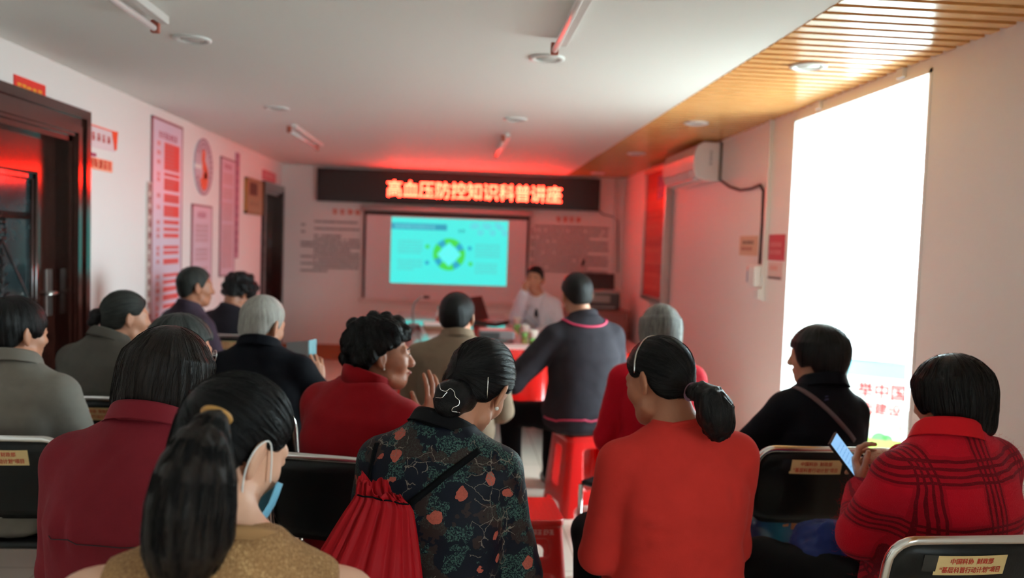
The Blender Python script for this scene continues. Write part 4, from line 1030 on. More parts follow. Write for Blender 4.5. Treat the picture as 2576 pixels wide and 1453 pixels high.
    garment = link(top, np_mesh(Vg-root, Fg, {'loc': loc}), top_mat, T)
    R = dict(T=T, H=H, TF=TF, L=L, S=S, root=root, body=body, garment=garment, gb=bvh_of(Vg, Fg), bb=bvh_of(V, Fc), fl=fl, neck=neck)
    # ---- hair
    if hair:
        st = STY[hair]; v = Vol(head-.2, head+.2, .0052 if strands else .0065)
        cut = st['zb']; yy, zz_ = [p[0] for p in cut], [p[1] for p in cut]
        hl = hair_len or 0.0
        Hh = (H[0], HR[1]); c = np.array(st['c'])*hs; r = (np.array(st['r'])+volume)*hs
        v.ell(Hh, c, r, .02)
        if hair in ('bob', 'bob_tuck'):
            zz2 = np.array([-.13-hl, -.09-hl, -.04, .02, .05])*hs
            v.tubeprof(Hh, zz2, zz2*0, np.array([-.034, -.034, -.028, -.022, -.02])*hs, (np.array([.074, .090, .100, .096, .092])+volume)*hs, (np.array([.062, .080, .092, .096, .096])+volume)*hs, .03, 2.2)
        elif hair in ('short', 'cap', 'fringe', 'pulled'):
            v.ell(Hh, np.array((0, -.045, -.035))*hs, np.array((.068, .058, .055))*hs, .025)
        if volume > .01:     # full curly head
            for i in range(70):
                d = nrg.normal(size=3); d /= np.linalg.norm(d)
                if d[1] > .45 and d[2] < .5: continue
                v.ell(Hh, c+d*r*.96, [.017+.012*nrg.random()]*3, .010)
        sx = np.interp
        v.cut(Hh, lambda x, y, q: (np.interp(y/hs, yy, zz_)-(hl if hair.startswith('bob') else 0)*np.interp(y/hs, [-.02, .04], [1, 0])-q/hs)*hs*.8, .010)
        Vh, Fh = v.mesh(); Vh = smooth_vf(Vh, Fh, 2 if volume < .01 else 1, .5)
        pl = np.array(pole if pole is not None else (0, -.05, .12))*hs; ax = pl-c; ax /= np.linalg.norm(ax); e1 = np.cross(ax, [0, 1, 0.2]); e1 /= np.linalg.norm(e1); e2 = np.cross(ax, e1)
        def flow_of(P):
            lp = (P-Hh[0]) @ Hh[1]-pl; th = np.arctan2(lp @ e2, lp @ e1); return np.stack([np.cos(th)*5, np.sin(th)*5, np.linalg.norm(lp, axis=1)*5], 1), th
        fw, th = flow_of(Vh); Nh = vnormals(Vh, Fh); fade = np.clip(np.linalg.norm((Vh-Hh[0]) @ Hh[1]-pl, axis=1)/.06, 0, 1)
        amp = .0011 if volume < .01 else .004
        Vh = Vh+Nh*((np.sin(th*23+4*vnoise(fw, .7)*3)*.5+np.sin(th*57+vnoise(fw, 1.3)*9)*.4)*amp*fade+(vnoise(Vh, 40)-.5)*amp)[:, None]
        hb = bvh_of(Vh, Fh); hobj = link('hair', np_mesh(Vh-root, Fh, {'flow': fw}), hmat, T)
        R.update(hb=hb, hair=hobj, Hh=Hh)
        mb = MB(); FL = []
        plw = W_(Hh, pl)
        for i in range(strands):
            p = Vh[nrg.integers(len(Vh))].copy()
            lpz = (p-Hh[0]) @ Hh[1]
            if lpz[1] > .085: continue
            pts = []; lenn = rng.randint(5, 11); rr = rng.uniform(.0003, .0007); of = rng.uniform(.0004, .0026); pd = None
            for k in range(lenn):
                q, nn = near(hb, p, of); pts.append(q)
                d = q-plw; d = d-nn*(d @ nn); d /= np.linalg.norm(d)+1e-9
                if volume > .01: d = d+.9*np.cross(nn, d)*math.sin(k*.9+i); d /= np.linalg.norm(d)
                p = q+d*.013
                if k and np.linalg.norm(near(hb, p)[0]-p) > .012: pts.append(p-np.array([0, 0, .004])); break
            if len(pts) > 2: n0 = len(mb.v); mb.tube(pts, [rr*(1-.75*k/len(pts)) for k in range(len(pts))], 3, cap=False)
        for tail in tails: mb = tail(mb, R) or mb
        if mb.v:
            A = np.array(mb.v); f2, _ = flow_of(A); me = np_mesh(A-root, np.array([q for q in mb.f if len(q) == 4]), {'flow': f2}); link('loose_strands', me, hmat, hobj)
    # ---- collar
    if collar: make_collar(R, **collar)
    return R
def make_collar(R, m, h=.045, r=(.072, .068), flare=.012, tilt=12, gap=.35, fold=.03, lift=-.02, back=.0, thick=.004, name='collar', parent=None):
    """standing band round the neck with a turned-down fold"""
    TF, L = R['TF'], R['L']; hd = R['H'][0]-R['neck']; up = TF[1][:, 2]*.75+hd/np.linalg.norm(hd)*.5; up /= np.linalg.norm(up)
    x = TF[1][:, 0]; x = x-up*(x @ up); x /= np.linalg.norm(x); y = np.cross(up, x); o = R['neck']+up*lift+y*(.012+back)
    n = 40; v = []; f = []
    prof = [(0, .0), (.0, h), (thick, h+.003), (thick+flare*.4, h-.004)]+([(thick+flare, h-fold), (thick+flare+.003, h-fold-.004), (thick+flare-.003, h-fold+.002), (thick+flare*.3, h-.012)] if fold else [])+[(thick, .0)]
    k = len(prof)
    for i in range(n+1):
        a = -PI/2+gap/2+(2*PI-gap)*i/n+PI; a = PI/2+gap/2+(2*PI-gap)*i/n
        c_, s_ = math.cos(a), math.sin(a); dip = -.018*max(0, s_)**2
        for dr, dz in prof:
            v.append(o+x*c_*(r[0]+dr)+y*s_*(r[1]+dr)+up*(dz*(1-.25*max(0, s_))+dip+math.tan(math.radians(tilt))*(-s_*r[1])))
    for i in range(n):
        for j in range(k): f.append((i*k+j, (i+1)*k+j, (i+1)*k+(j+1) % k, i*k+(j+1) % k))
    f.append(tuple(range(k))); f.append(tuple(n*k+j for j in range(k-1, -1, -1)))
    o_ = link(name, pymesh(np.array(v)-R['root'], f), m, parent or R['garment'], True)
    return o_
def ribbon(R, b, pts, width, name, m, parent, off=.003, n=30, thick=.0025, closed=False):
    """flat band laid on the surface b along a polyline of world points"""
    pts = [np.asarray(p, float) for p in pts]; seg = np.array([0]+[np.linalg.norm(pts[i+1]-pts[i]) for i in range(len(pts)-1)]).cumsum()
    P = [];
    for t in np.linspace(0, seg[-1], n):
        q = np.array([np.interp(t, seg, [p[c] for p in pts]) for c in range(3)]); P.append(near(b, q, off))
    v = []; f = []
    for i, (q, nn) in enumerate(P):
        t = P[min(i+1, n-1)][0]-P[max(i-1, 0)][0]; t /= np.linalg.norm(t)+1e-9; s = np.cross(t, nn); s /= np.linalg.norm(s)+1e-9
        v += [q-s*width/2, q+s*width/2, q+s*width/2+nn*thick, q-s*width/2+nn*thick]
    for i in range(n-1):
        for j in range(4): f.append((i*4+j, i*4+(j+1) % 4, i*4+4+(j+1) % 4, i*4+4+j))
    f += [(3, 2, 1, 0), tuple(4*n-4+j for j in range(4))]
    return link(name, pymesh(np.array(v)-R['root'], f), m, parent, True)
def tail_bundle(path, radii, count, seed=0, rad=.0009, curl=.0):
    """strands following a path as a bundle"""
    path = [np.asarray(p, float) for p in path]
    def go(mb, R):
        r = random.Random(seed); m = len(path); fr = []
        prev = np.array([1., 0, 0])
        for i in range(m):
            t = path[min(i+1, m-1)]-path[max(i-1, 0)]; t /= np.linalg.norm(t); u = prev-t*(prev @ t); u /= np.linalg.norm(u); prev = u; fr.append((u, np.cross(t, u)))
        for _ in range(count):
            a = r.uniform(0, 2*PI); rr = math.sqrt(r.uniform(.55, 1.0)); w0 = r.uniform(.5, 1.5); e = r.uniform(.8, 1.06); a2 = r.uniform(-.5, .5); pts = []
            mm = m if r.random() < .75 else max(4, int(m*r.uniform(.6, .95)))
            for i in range(mm):
                k = radii[i]*rr*(1.02 if i < m-2 else e); aa = a+a2*i/m+curl*math.sin(i*w0+a)
                pts.append(path[i]+fr[i][0]*k*math.cos(aa)+fr[i][1]*k*math.sin(aa))
            mb.tube(pts, [rad*(1-.6*i/mm) for i in range(mm)], 3, cap=False)
        return mb
    return go
def blob(name, m, parent, root, prims, h=.005, flow=None, disp=0.0, sm=1):
    """one skin round a few ('cone',a,b,ra,rb) or ('ell',frame,c,r) shapes"""
    P = []
    for q in prims:
        if q[0] == 'cone': P += [np.asarray(q[1])-max(q[3:5]), np.asarray(q[1])+max(q[3:5]), np.asarray(q[2])-max(q[3:5]), np.asarray(q[2])+max(q[3:5])]
        else: c = W_(q[1], q[2]); P += [c-max(q[3]), c+max(q[3])]
    P = np.array(P); v = Vol(P.min(0)-.03, P.max(0)+.03, h)
    for q in prims:
        if q[0] == 'cone': v.cone(*q[1:5], q[5] if len(q) > 5 else .015)
        else: v.ell(*q[1:4], q[4] if len(q) > 4 else .012)
    V, Fc = v.mesh(); V = smooth_vf(V, Fc, sm, .5)
    at = {}
    if flow is not None: at['flow'] = flow(V)
    if disp: V = V+vnormals(V, Fc)*((vnoise(at['flow'] if flow is not None else V*30, 1.6)-.5)*disp)[:, None]
    o = link(name, np_mesh(V-root, Fc, at), m, parent); return o, bvh_of(V, Fc)
# ------------------------------------------------------------------ folding chairs
def chair_map(u, w, t):
    """point on the reclined, slightly curved backrest: u across, w height, t outwards to the rear"""
    y = -.125-(w-.44)*.26+.55*u*u; return np.array([u, y-t, w-.02*t])
_ch = {}
def folding_chair(label, loc, rz, tagged=True):
    if 'proto' not in _ch:
        t = thing('folding_chair', label, 'chair', loc, rz, 'black folding chairs'); _ch['proto'] = t
        pts = []
        for s in (-1,):
            pts += [(-.205, -.115, .42), (-.205, -.17, .62), (-.205, -.205, .765)]
            for a in np.linspace(PI, PI/2, 6)[1:]: pts.append((-.145+.06*math.cos(a), -.205-.0156*(.06*math.sin(a))/.06, .77+.06*math.sin(a)))
        pts += [(-p[0], p[1], p[2]) for p in reversed(pts)]
        MB().tube(pts, .0115, 12).obj('back_frame', M_CHROME, t, smooth=True)
        for s in (-1, 1):
            MB().tube([(s*.205, -.115, .42), (s*.205, .05, .21), (s*.205, .20, .012)], .0112, 12).obj('leg', M_CHROME, t, smooth=True)
            MB().tube([(s*.182, .13, .432), (s*.182, -.10, .19), (s*.182, -.27, .012)], .0112, 12).obj('leg', M_CHROME, t, smooth=True)
        MB().tube([(-.182, -.20, .085), (.182, -.20, .085)], .008, 8).obj('stretcher', M_CHROME, t, smooth=True)
        MB().tube([(-.205, .13, .105), (.205, .13, .105)], .008, 8).obj('stretcher', M_CHROME, t, smooth=True)
        o = MB().box((-.193, -.14, .434), (.193, .235, .46)).obj('seat', M_BLACKVINYL, t, smooth=False, bevel=.012)
        cols = np.linspace(-.193, .193, 27); v = []; f = []; R_ = .055
        for u in cols:
            e = max(0, abs(u)-(.193-R_)); c = R_-math.sqrt(max(0, R_*R_-e*e)); lo, hi = .545+c, .822-c
            for w in np.linspace(lo, hi, 8):
                k = min(1, min(w-lo, hi-w)/.012+.15); v.append(chair_map(u, w, .009*k)); v.append(chair_map(u, w, -.009*k))
        n = 16
        for i in range(26):
            for j in range(7):
                a = i*n+2*j; b = (i+1)*n+2*j; f += [(a, b, b+2, a+2), (a+1, a+3, b+3, b+1)]
            a, b = i*n, (i+1)*n; f += [(a, a+1, b+1, b), (a+14, b+14, b+15, a+15)]
        for j in range(7): f += [(2*j, 2*j+2, 2*j+3, 2*j+1), (26*n+2*j, 26*n+2*j+1, 26*n+2*j+3, 26*n+2*j+2)]
        br = link('backrest', pymesh(v, f), M_BLACKVINYL, t, True)
        # label: paper strip with two printed lines, following the curve
        def on_back(name, mb, m, par, off):
            me = pymesh([chair_map(p[0], p[2], .0095+off-p[1]) for p in mb.v], mb.f); return link(name, me, m, par)
        mb = MB(); xs = np.linspace(-.088, .097, 13)
        for a, b in zip(xs[:-1], xs[1:]): mb.quad((a, 0, .740), (b, 0, .740), (b, 0, .793), (a, 0, .793))
        on_back('label', mb, M_LABEL, br, .0008)
        mb = writing(MB(), '中国科协  财政部', (-.052, 0, .7705), EX, EZ, width=.112, height=.0155, bold=.03)
        writing(mb, '“基层科普行动计划”项目', (-.075, 0, .7465), EX, EZ, width=.158, height=.0165, bold=.03)
        on_back('label_print', mb, M_REDINK, br, .0014)
        mb = MB().quad((-.118, 0, .750), (-.084, 0, .750), (-.084, 0, .794), (-.118, 0, .794)); on_back('tape', mb, mat('clear_tape', (.03, .03, .03), .15), br, .0011)
        return t
    r = dup(_ch['proto'], loc, rz, label)
    if not tagged:
        for o in [o for o in r.children_recursive if o.name.split('.')[0] in ('label', 'label_print', 'tape')]: bpy.data.objects.remove(o)
    return r
# ------------------------------------------------------------------ plastic stools
_st = {}
def stool_mesh(kind):
    if kind in _st: return _st[kind]
    ax = np.arange(-.2, .2001, .0052); az = np.arange(-.012, .475, .0052); v = Vol((-.2, -.2, -.012), (.2, .2, .475), .0052)
    x, y, z = v.ax[0][:, None, None], v.ax[1][None, :, None], v.ax[2][None, None, :]
    half = lambda zz, o: .176-.036*zz/.45-o
    def sq(o, r):
        h = half(z, o)-r; a, b = np.abs(x)-h, np.abs(y)-h
        return np.sqrt(np.maximum(a, 0)**2+np.maximum(b, 0)**2)+np.minimum(np.maximum(a, b), 0)-r
    out = np.maximum(np.maximum(sq(0, .035), z-.45), -z); lip = np.maximum(np.maximum(sq(-.006, .038), z-.452), .425-z); out = np.minimum(out, lip)
    inn = np.maximum(sq(.011, .03), z-.438); d = np.maximum(out, -inn)
    def win(u, w, zc, hz, r):
        a, b = np.abs(u)-(w-r), np.abs(z-zc)-(hz-r); return np.sqrt(np.maximum(a, 0)**2+np.maximum(b, 0)**2)+np.minimum(np.maximum(a, b), 0)-r
    side = lambda q: np.maximum(q, .06-np.maximum(np.abs(x), np.abs(y)))
    for u in (x, y):
        oth = y if u is x else x; far = .07-np.abs(oth)
        if kind == 'tall':
            ws = [win(u, .052, .265, .115, .025), win(u, .105, -.02, .09, .04)]
        else: ws = [win(u, .085, .345, .034, .018), win(u, .115, .08, .165, .03)]
        for w in ws: d = np.maximum(d, -np.maximum(w, far))
    hole = np.sqrt(x**2+y**2)-.012; d = np.maximum(d, -np.maximum(hole, .40-z))
    tex = .0012*np.sin(x*330)*np.clip((z-.445)/.005, 0, 1); d = d+tex
    v.F = np.broadcast_to(d, v.F.shape).astype(np.float32).copy(); V, Fc = v.mesh(); V = smooth_vf(V, Fc, 1, .5); _st[kind] = np_mesh(V, Fc); return _st[kind]
def stool(label, loc, rz, kind, extra=None):
    t = thing('plastic_stool', label, 'stool', loc, rz, 'red plastic stools')
    link('body', stool_mesh(kind), M_REDPL, t)
    if extra == 'print':
        y = lambda z_: -(.176-.036*z_/.45+.0075)
        mb = glyphs(MB(), (-.12, y(.404)-.0005, .396), EX, EZ, .235, .021, 700, bold=.16); mb.v = [(p[0], -(.176-.036*p[2]/.45)-.0012, p[2]) for p in mb.v]
        mb.obj('white_print', mat('stool_print', srgb(226, 150, 146), .5), t)
    if extra == 'sticker':
        mb = MB().quad((.06, -.1505, .395), (.125, -.1505, .395), (.125, -.1495, .43), (.06, -.1495, .43)); s = mb.obj('sticker', M_PAPER, t)
        glyphs(glyphs(MB(), (.07, -.1515, .415), EX, EZ, .045, .011, 710), (.07, -.1515, .401), EX, EZ, .045, .011, 711).obj('sticker_print', mat('sticker_ink', srgb(170, 120, 124), .5), s)
    return t
# ------------------------------------------------------------------ clothes
mat('black_trousers', (.006, .006, .007), .8, spec=.1, bump=(40, .1)); mat('black_shoe', (.012, .011, .011), .4)
def cloth(name, col, rough=.8, sheen=.0, bscale=24, bs=.25, weave=None): 
    g = G(name, rough); at = g.n('ShaderNodeAttribute', attribute_name='loc').outputs['Vector']
    n1 = g.n('ShaderNodeTexNoise', {'Vector': at, 'Scale': bscale, 'Detail': 4.0}).outputs['Fac']; n2 = g.n('ShaderNodeTexNoise', {'Vector': at, 'Scale': 420.0, 'Detail': 2.0}).outputs['Fac']
    g.base(g.mix(n1, [c*.88 for c in col], [c*1.12 for c in col])); g.bump(g.math('ADD', n1, g.math('MULTIPLY', n2, .18)), bs, .012)
    g.b.inputs['Sheen Weight'].default_value = sheen*.3; g.b.inputs['Specular IOR Level'].default_value = .12; return g.m
C_MAROON = cloth('maroon_cotton', srgb(112, 28, 37)); C_RED = cloth('red_wool', srgb(140, 10, 20), .85, .2, 18)
C_ORANGE = cloth('coral_knit', srgb(196, 50, 44), .9, .1, 14, .2); C_GREY = cloth('grey_suiting', srgb(116, 110, 102)); C_DGREY = cloth('dark_grey_suiting', srgb(88, 84, 78))
C_NAVY = cloth('navy_jacket', srgb(14, 15, 22)); C_NAVYP = cloth('navy_pique', srgb(46, 43, 49), .8); C_DARK = cloth('dark_jacket', srgb(20, 19, 20)); C_PURPLE = cloth('purple_print', srgb(64, 52, 64))
C_PLUM = cloth('plum_jacket', srgb(36, 32, 38)); C_BEIGE = cloth('beige_vest', srgb(128, 108, 90)); C_WHITE = cloth('white_coat', srgb(226, 228, 236), .7); C_BLACKC = cloth('black_cotton', srgb(16, 15, 17)); C_CRIM = cloth('crimson_jacket', srgb(176, 12, 32))
# mustard rib knit
g = G('mustard_knit', .9); at = g.n('ShaderNodeAttribute', attribute_name='loc').outputs['Vector']; sp = g.n('ShaderNodeSeparateXYZ', {'Vector': at})
wv = g.math('SINE', g.math('MULTIPLY', sp.outputs['X'], 1500.0)); ns = g.n('ShaderNodeTexNoise', {'Vector': at, 'Scale': 260.0, 'Detail': 3.0}).outputs['Fac']; nl = g.n('ShaderNodeTexNoise', {'Vector': at, 'Scale': 9.0, 'Detail': 3.0}).outputs['Fac']
col = g.ramp(g.math('ADD', g.math('MULTIPLY', ns, .7), g.math('MULTIPLY', nl, .3)), [(.3, srgb(114, 80, 48)), (.55, srgb(158, 115, 72)), (.72, srgb(212, 172, 118))])
g.base(col); g.bump(g.math('ADD', g.math('MULTIPLY', wv, .4), ns), .5, .003); C_MUSTARD = g.m
# red mohair plaid
g = G('red_plaid', .95); at = g.n('ShaderNodeAttribute', attribute_name='loc').outputs['Vector']; sp = g.n('ShaderNodeSeparateXYZ', {'Vector': at})
wob = g.n('ShaderNodeTexNoise', {'Vector': at, 'Scale': 14.0, 'Detail': 2.0}).outputs['Fac']
def stripes(axis, period, off, cnt=4, gap=.0165, w=.0036):
    c = g.math('ADD', g.math('ADD', sp.outputs[axis], off), g.math('MULTIPLY', wob, .012)); m = g.math('MODULO', g.math('ADD', c, 10*period), period); r = None
    for i in range(cnt):
        l = g.math('LESS_THAN', g.math('ABSOLUTE', g.math('SUBTRACT', m, .03+gap*i)), w); r = l if r is None else g.math('MAXIMUM', r, l)
    band = g.math('MULTIPLY', g.math('LESS_THAN', g.math('ABSOLUTE', g.math('SUBTRACT', m, .055)), .036), .35); return g.math('MAXIMUM', r, band)
ln = g.math('MAXIMUM', stripes('X', .17, .04), stripes('Z', .16, .02)); fz = g.n('ShaderNodeTexNoise', {'Vector': at, 'Scale': 340.0, 'Detail': 3.0}).outputs['Fac']
g.base(g.mix(g.math('MULTIPLY', ln, .8), srgb(192, 18, 36), srgb(60, 8, 14))); g.bump(fz, .6, .004); g.b.inputs['Specular IOR Level'].default_value = .1; g.b.inputs['Sheen Weight'].default_value = .25; g.b.inputs['Sheen Tint'].default_value = (1, .25, .35, 1); C_PLAID = g.m
# dark floral print
g = G('floral_print', .6); at = g.n('ShaderNodeAttribute', attribute_name='loc').outputs['Vector']
wn = g.n('ShaderNodeTexNoise', {'Vector': at, 'Scale': 22.0, 'Detail': 4.0}); mv = g.n('ShaderNodeVectorMath', {0: at, 1: g.n('ShaderNodeVectorMath', {0: wn.outputs['Color'], 'Scale': .045}, operation='SCALE').outputs[0]}, operation='ADD').outputs[0]
def noise_(sc, det=3.0, off=(0, 0, 0)): return g.n('ShaderNodeTexNoise', {'Vector': g.n('ShaderNodeVectorMath', {0: mv, 1: off}, operation='ADD').outputs[0], 'Scale': sc, 'Detail': det, 'Roughness': .6}).outputs['Fac']
c = (.004, .005, .011)
fine = g.n('ShaderNodeTexNoise', {'Vector': at, 'Scale': 230.0, 'Detail': 3.0, 'Roughness': .8}).outputs['Fac']; fm = g.math('GREATER_THAN', fine, .52)
teal = g.math('MULTIPLY', g.math('GREATER_THAN', noise_(10.0), .525), fm); out = g.mix(teal, c, srgb(58, 86, 78))
brown = g.math('GREATER_THAN', noise_(13.0, 3.0, (3, 1, 7)), .56); out = g.mix(g.math('MULTIPLY', brown, .8), out, srgb(48, 32, 29))
vor = g.n('ShaderNodeTexVoronoi', {'Vector': mv, 'Scale': 17.0, 'Randomness': 1.0}); fl_ = g.math('LESS_THAN', vor.outputs['Distance'], .30); pick = g.math('GREATER_THAN', g.n('ShaderNodeSeparateXYZ', {'Vector': vor.outputs['Color']}).outputs['X'], .60)
pet = g.math('MULTIPLY', fl_, pick); out = g.mix(g.math('MULTIPLY', pet, g.math('ADD', .35, fine)), out, srgb(168, 80, 66))
vor2 = g.n('ShaderNodeTexVoronoi', {'Vector': mv, 'Scale': 30.0}, feature='DISTANCE_TO_EDGE'); edg = g.math('MULTIPLY', g.math('LESS_THAN', vor2.outputs['Distance'], .022), g.math('GREATER_THAN', noise_(8.0, 2.0, (9, 2, 4)), .56))
out = g.mix(edg, out, srgb(108, 98, 88)); g.base(out); g.bump(fine, .15, .004); g.b.inputs['Specular IOR Level'].default_value = .15; C_FLORAL = g.m

# ------------------------------------------------------------------ the audience
def seat_on(sort, label, x, y, rz=0, **k):
    r = math.radians(-rz)
    if sort == 'chair': return folding_chair(label, (x, y, 0), r, **k)
    return stool(label, (x, y, 0), r, **k)
P = {}
# 16 coral sweater, low ponytail, hairband
hd = px(1655, 955, 2.25); nk = px(1712, 1070, 2.17)
def tl(pix, Y): return [px(x, y, yy) for (x, y), yy in zip(pix, Y)]
tp = tl([(1738, 985), (1762, 988), (1786, 1005), (1800, 1035), (1806, 1065), (1808, 1095)], [2.10, 2.06, 2.04, 2.04, 2.05, 2.06])
P['coral'] = R = person('woman in coral sweater with low black ponytail and a thin hairband, seen from behind', (nk[0]+.02, 2.28), hd, nk, -38, 18, 4, -6, bulk=1.06, sw=.168, hair='pulled', hmat=H_BLACK, top='sweater', top_mat=C_ORANGE, skin=M_SKIN_TAN,
    arms={'L': ((-.035, .05, -.27), (.08, .24, -.20)), 'R': ((.02, .05, -.27), (-.10, .24, -.22))}, strands=900, pole=(.02, -.13, -.05), tails=[tail_bundle(tp, [.018, .026, .040, .050, .046, .030], 420, 3, .0009, .12)], collar=dict(m=C_ORANGE, h=.020, r=(.070, .066), flare=.002, fold=0, gap=.02, lift=-.016), wrinkle=.0045, hump=.035, creases=[([px(1597, 1378, 2.0), px(1640, 1368, 2.0), px(1700, 1352, 2.0)], .007, .016), ([px(1592, 1300, 2.0), px(1625, 1290, 2.0), px(1668, 1282, 2.0)], .005, .014), ([px(1712, 1085, 2.0), px(1735, 1118, 2.0)], .0025, .009), ([px(1912, 1210, 2.0), px(1905, 1300, 2.0)], .005, .014)])
blob('ponytail', H_BLACK, R['hair'], R['root'], [('cone', tp[0], tp[1], .018, .026), ('cone', tp[1], tp[2], .026, .038), ('cone', tp[2], tp[3], .038, .047), ('cone', tp[3], tp[4], .047, .043), ('cone', tp[4], tp[5], .043, .02)], .005, lambda V: np.stack([V[:, 0]*60, V[:, 1]*60, V[:, 2]*6], 1), .010)
Hh = R['Hh']
hbp = [near(R['hb'], W_(Hh, (.10*math.cos(a), .012-.02*math.sin(a), .03+.11*math.sin(a))), .0025)[0] for a in np.linspace(-.1, PI+.1, 30)]
link('hairband', MB().tube([p-R['root'] for p in hbp], .0028, 8).mesh(), mat('hairband_metal', (.5, .48, .46), .25, 1.0), R['hair'], True)
link('hair_tie', MB().tube([tp[0]+.022*(math.cos(a)*np.array([.3, .2, .9])+math.sin(a)*np.array([.3, -.9, .1]))-R['root'] for a in np.linspace(0, 2*PI, 17)[:-1]], .006, 8, closed=True).mesh(), mat('pink_tie', srgb(120, 80, 100), .5), R['hair'], True)
seat_on('stool', 'red plastic stool under the woman in the coral sweater', nk[0]+.02, 2.28, kind='wide')
# 18 red plaid with phone
hd = px(2385, 1000, 2.17); nk = px(2388, 1092, 2.08)
ph = px(2150, 1165, 2.42)
wl = px(2168, 1232, 2.40); elb = px(2165, 1345, 2.17); wr = px(2262, 1145, 2.40); err = px(2500, 1330, 2.3)
P['plaid'] = R = person('woman in fuzzy red plaid jacket with black bob, holding a phone', (nk[0]+.02, 2.13), hd, nk, -24, 14, 2, -16, bulk=1.06, sw=.165, hs=.96, hair='bob_tuck', hmat=H_BLACK, top='jacket', top_mat=C_PLAID,
    arms={'L': (elb, wl, 1), 'R': (err, wr, 1)}, strands=1100, pole=(.0, -.03, .12), collar=dict(m=cloth('red_collar_knit', srgb(206, 26, 36), .85), h=.06, r=(.072, .07), flare=.022, fold=.045, gap=.5, lift=-.028, tilt=8), wrinkle=.003, topgrow=.008,
    knees={'L': (-.26, .42, .06), 'R': (.02, .44, .06)}, hands={'L': dict(d=px(2150, 1160, 2.45)-wl, pn=np.array([.9, -.35, .25]), curl=(.5, .55, .6, .7), thumb=.3, spread=.06), 'R': dict(d=px(2190, 1150, 2.44)-wr+np.array([0, .02, 0]), pn=np.array([-.1, .5, -.85]), curl=(.25, .6, .8, .9), thumb=.5)})
mb = MB(); fz = R['garment'].data; co = np.empty(len(fz.vertices)*3, np.float32); fz.vertices.foreach_get('co', co); co = co.reshape(-1, 3); no = np.empty_like(co.ravel()); fz.vertices.foreach_get('normal', no); no = no.reshape(-1, 3)
for i in nrg.integers(0, len(co), 7500):
    p, n_ = co[i].astype(float), no[i].astype(float); t = nrg.normal(size=3)*.7; l = .004+.006*nrg.random(); q = p+nrg.normal(size=3)*.004; q2 = q+(n_+t)*l*.6; mb.tube([q, q2, q2+(n_*.2+nrg.normal(size=3)*.8)*l*.6], [.00022, .0002, .0001], 3, cap=False)
link('fuzz', mb.mesh(), mat('red_fuzz', srgb(190, 18, 40), .9, spec=.03), R['garment'], True)['kind'] = 'stuff'
seat_on('chair', 'black folding chair behind the red plaid jacket, its back cut by the lower right corner', px(2420, 1345, 1.83)[0], 2.03, -3)
# 1 mustard knit ponytail
hd = px(592, 1118, 1.34); nk = px(578, 1348, 1.24)
tp = tl([(545, 1045), (530, 1075), (508, 1130), (492, 1200), (482, 1270), (475, 1340), (462, 1392), (455, 1412)], [1.20, 1.165, 1.145, 1.135, 1.135, 1.14, 1.15, 1.155])
P['mustard'] = R = person('woman in sleeveless mustard knit top with long black ponytail and a face mask', (nk[0]-.04, 1.19), hd, nk, 38, 28, 4, -14, bulk=1.06, sw=.184, hs=.95, hair='pulled', hmat=H_BLACK, top='knit_top', top_mat=C_MUSTARD, sleeves='none', skin=M_SKIN_PALE,
    strands=1500, pole=(-.045, -.112, .055), tails=[tail_bundle(tp, [.014, .026, .044, .056, .061, .062, .056, .048], 1100, 5, .0008, .10)], wrinkle=.002, detail=.0042)
blob('ponytail', H_BROWN, R['hair'], R['root'], [('cone', tp[i], tp[i+1], [.012, .023, .040, .052, .057, .058, .051, .040][i], [.012, .023, .040, .052, .057, .058, .051, .040][i+1], .012) for i in range(7)], .005, lambda V: np.stack([V[:, 0]*70, V[:, 1]*70, V[:, 2]*5], 1), .008)
link('hair_tie', MB().tube([tp[0]+.0185*(math.cos(a)*np.array([.95, .1, -.25])+math.sin(a)*np.array([.05, -.75, .65]))-R['root'] for a in np.linspace(0, 2*PI, 21)[:-1]], .0055, 8, closed=True).mesh(), mat('mustard_tie', srgb(176, 126, 62), .6), R['hair'], True)
make_collar(R, C_MUSTARD, h=.018, r=(.078, .078), flare=.003, fold=0, gap=.02, lift=-.022, tilt=14, name='ribbed_neckband')
H = R['H']; hw = lambda *p: W_(H, p)
root = R['root']
# mask slipped to the chin, its loop over the ear
v = []; f = []; nx, nz = 13, 7
for j in range(nz):
    for i in range(nx):
        a = (i/(nx-1)-.5)*2; w = j/(nz-1); zz = -.032-.112*w; x_ = .074*math.sin(a*1.25)/math.sin(1.25); y_ = .012+.098*math.cos(a*1.15)-.02*abs(w-.35)*(1-abs(a)*.3)-(.012*w*w)+.004*math.sin(w*18)*(1-abs(a))
        v.append(hw(x_*1.08, y_+.006, zz))
for j in range(nz-1):
    for i in range(nx-1): f.append((j*nx+i, j*nx+i+1, (j+1)*nx+i+1, (j+1)*nx+i))
me = pymesh(np.array(v)-root, f); mk = link('face_mask', me, mat('mask_blue', srgb(110, 176, 206), .7), R['T'], True); so = mk.modifiers.new('thickness', 'SOLIDIFY'); so.thickness = .002
for s in (1, -1):
    link('ear_loop', MB().tube([q-root for q in spline((hw(s*.078, .040, -.036), hw(s*.083, .014, .004), hw(s*.086, -.006, .024), hw(s*.092, -.026, .016), hw(s*.092, -.034, -.006), hw(s*.087, -.026, -.04), hw(s*.084, -.002, -.085), hw(s*.080, .036, -.135)))], .0015, 6).mesh(), M_WHITEPL, mk, True)
nb = [near(R['bb'], R['neck']+np.array([.085*math.cos(a), .02+.085*math.sin(a), .02-.02*math.sin(a)]), .002)[0] for a in np.linspace(0, 2*PI, 41)[:-1]]
mb = MB().tube([q-root for q in nb], .0007, 5, closed=True)
for i in range(0, 40, 4): mb.lathe([(.0001, -.002), (.002, 0), (.0001, .002)], 8, tuple(nb[i]-root))
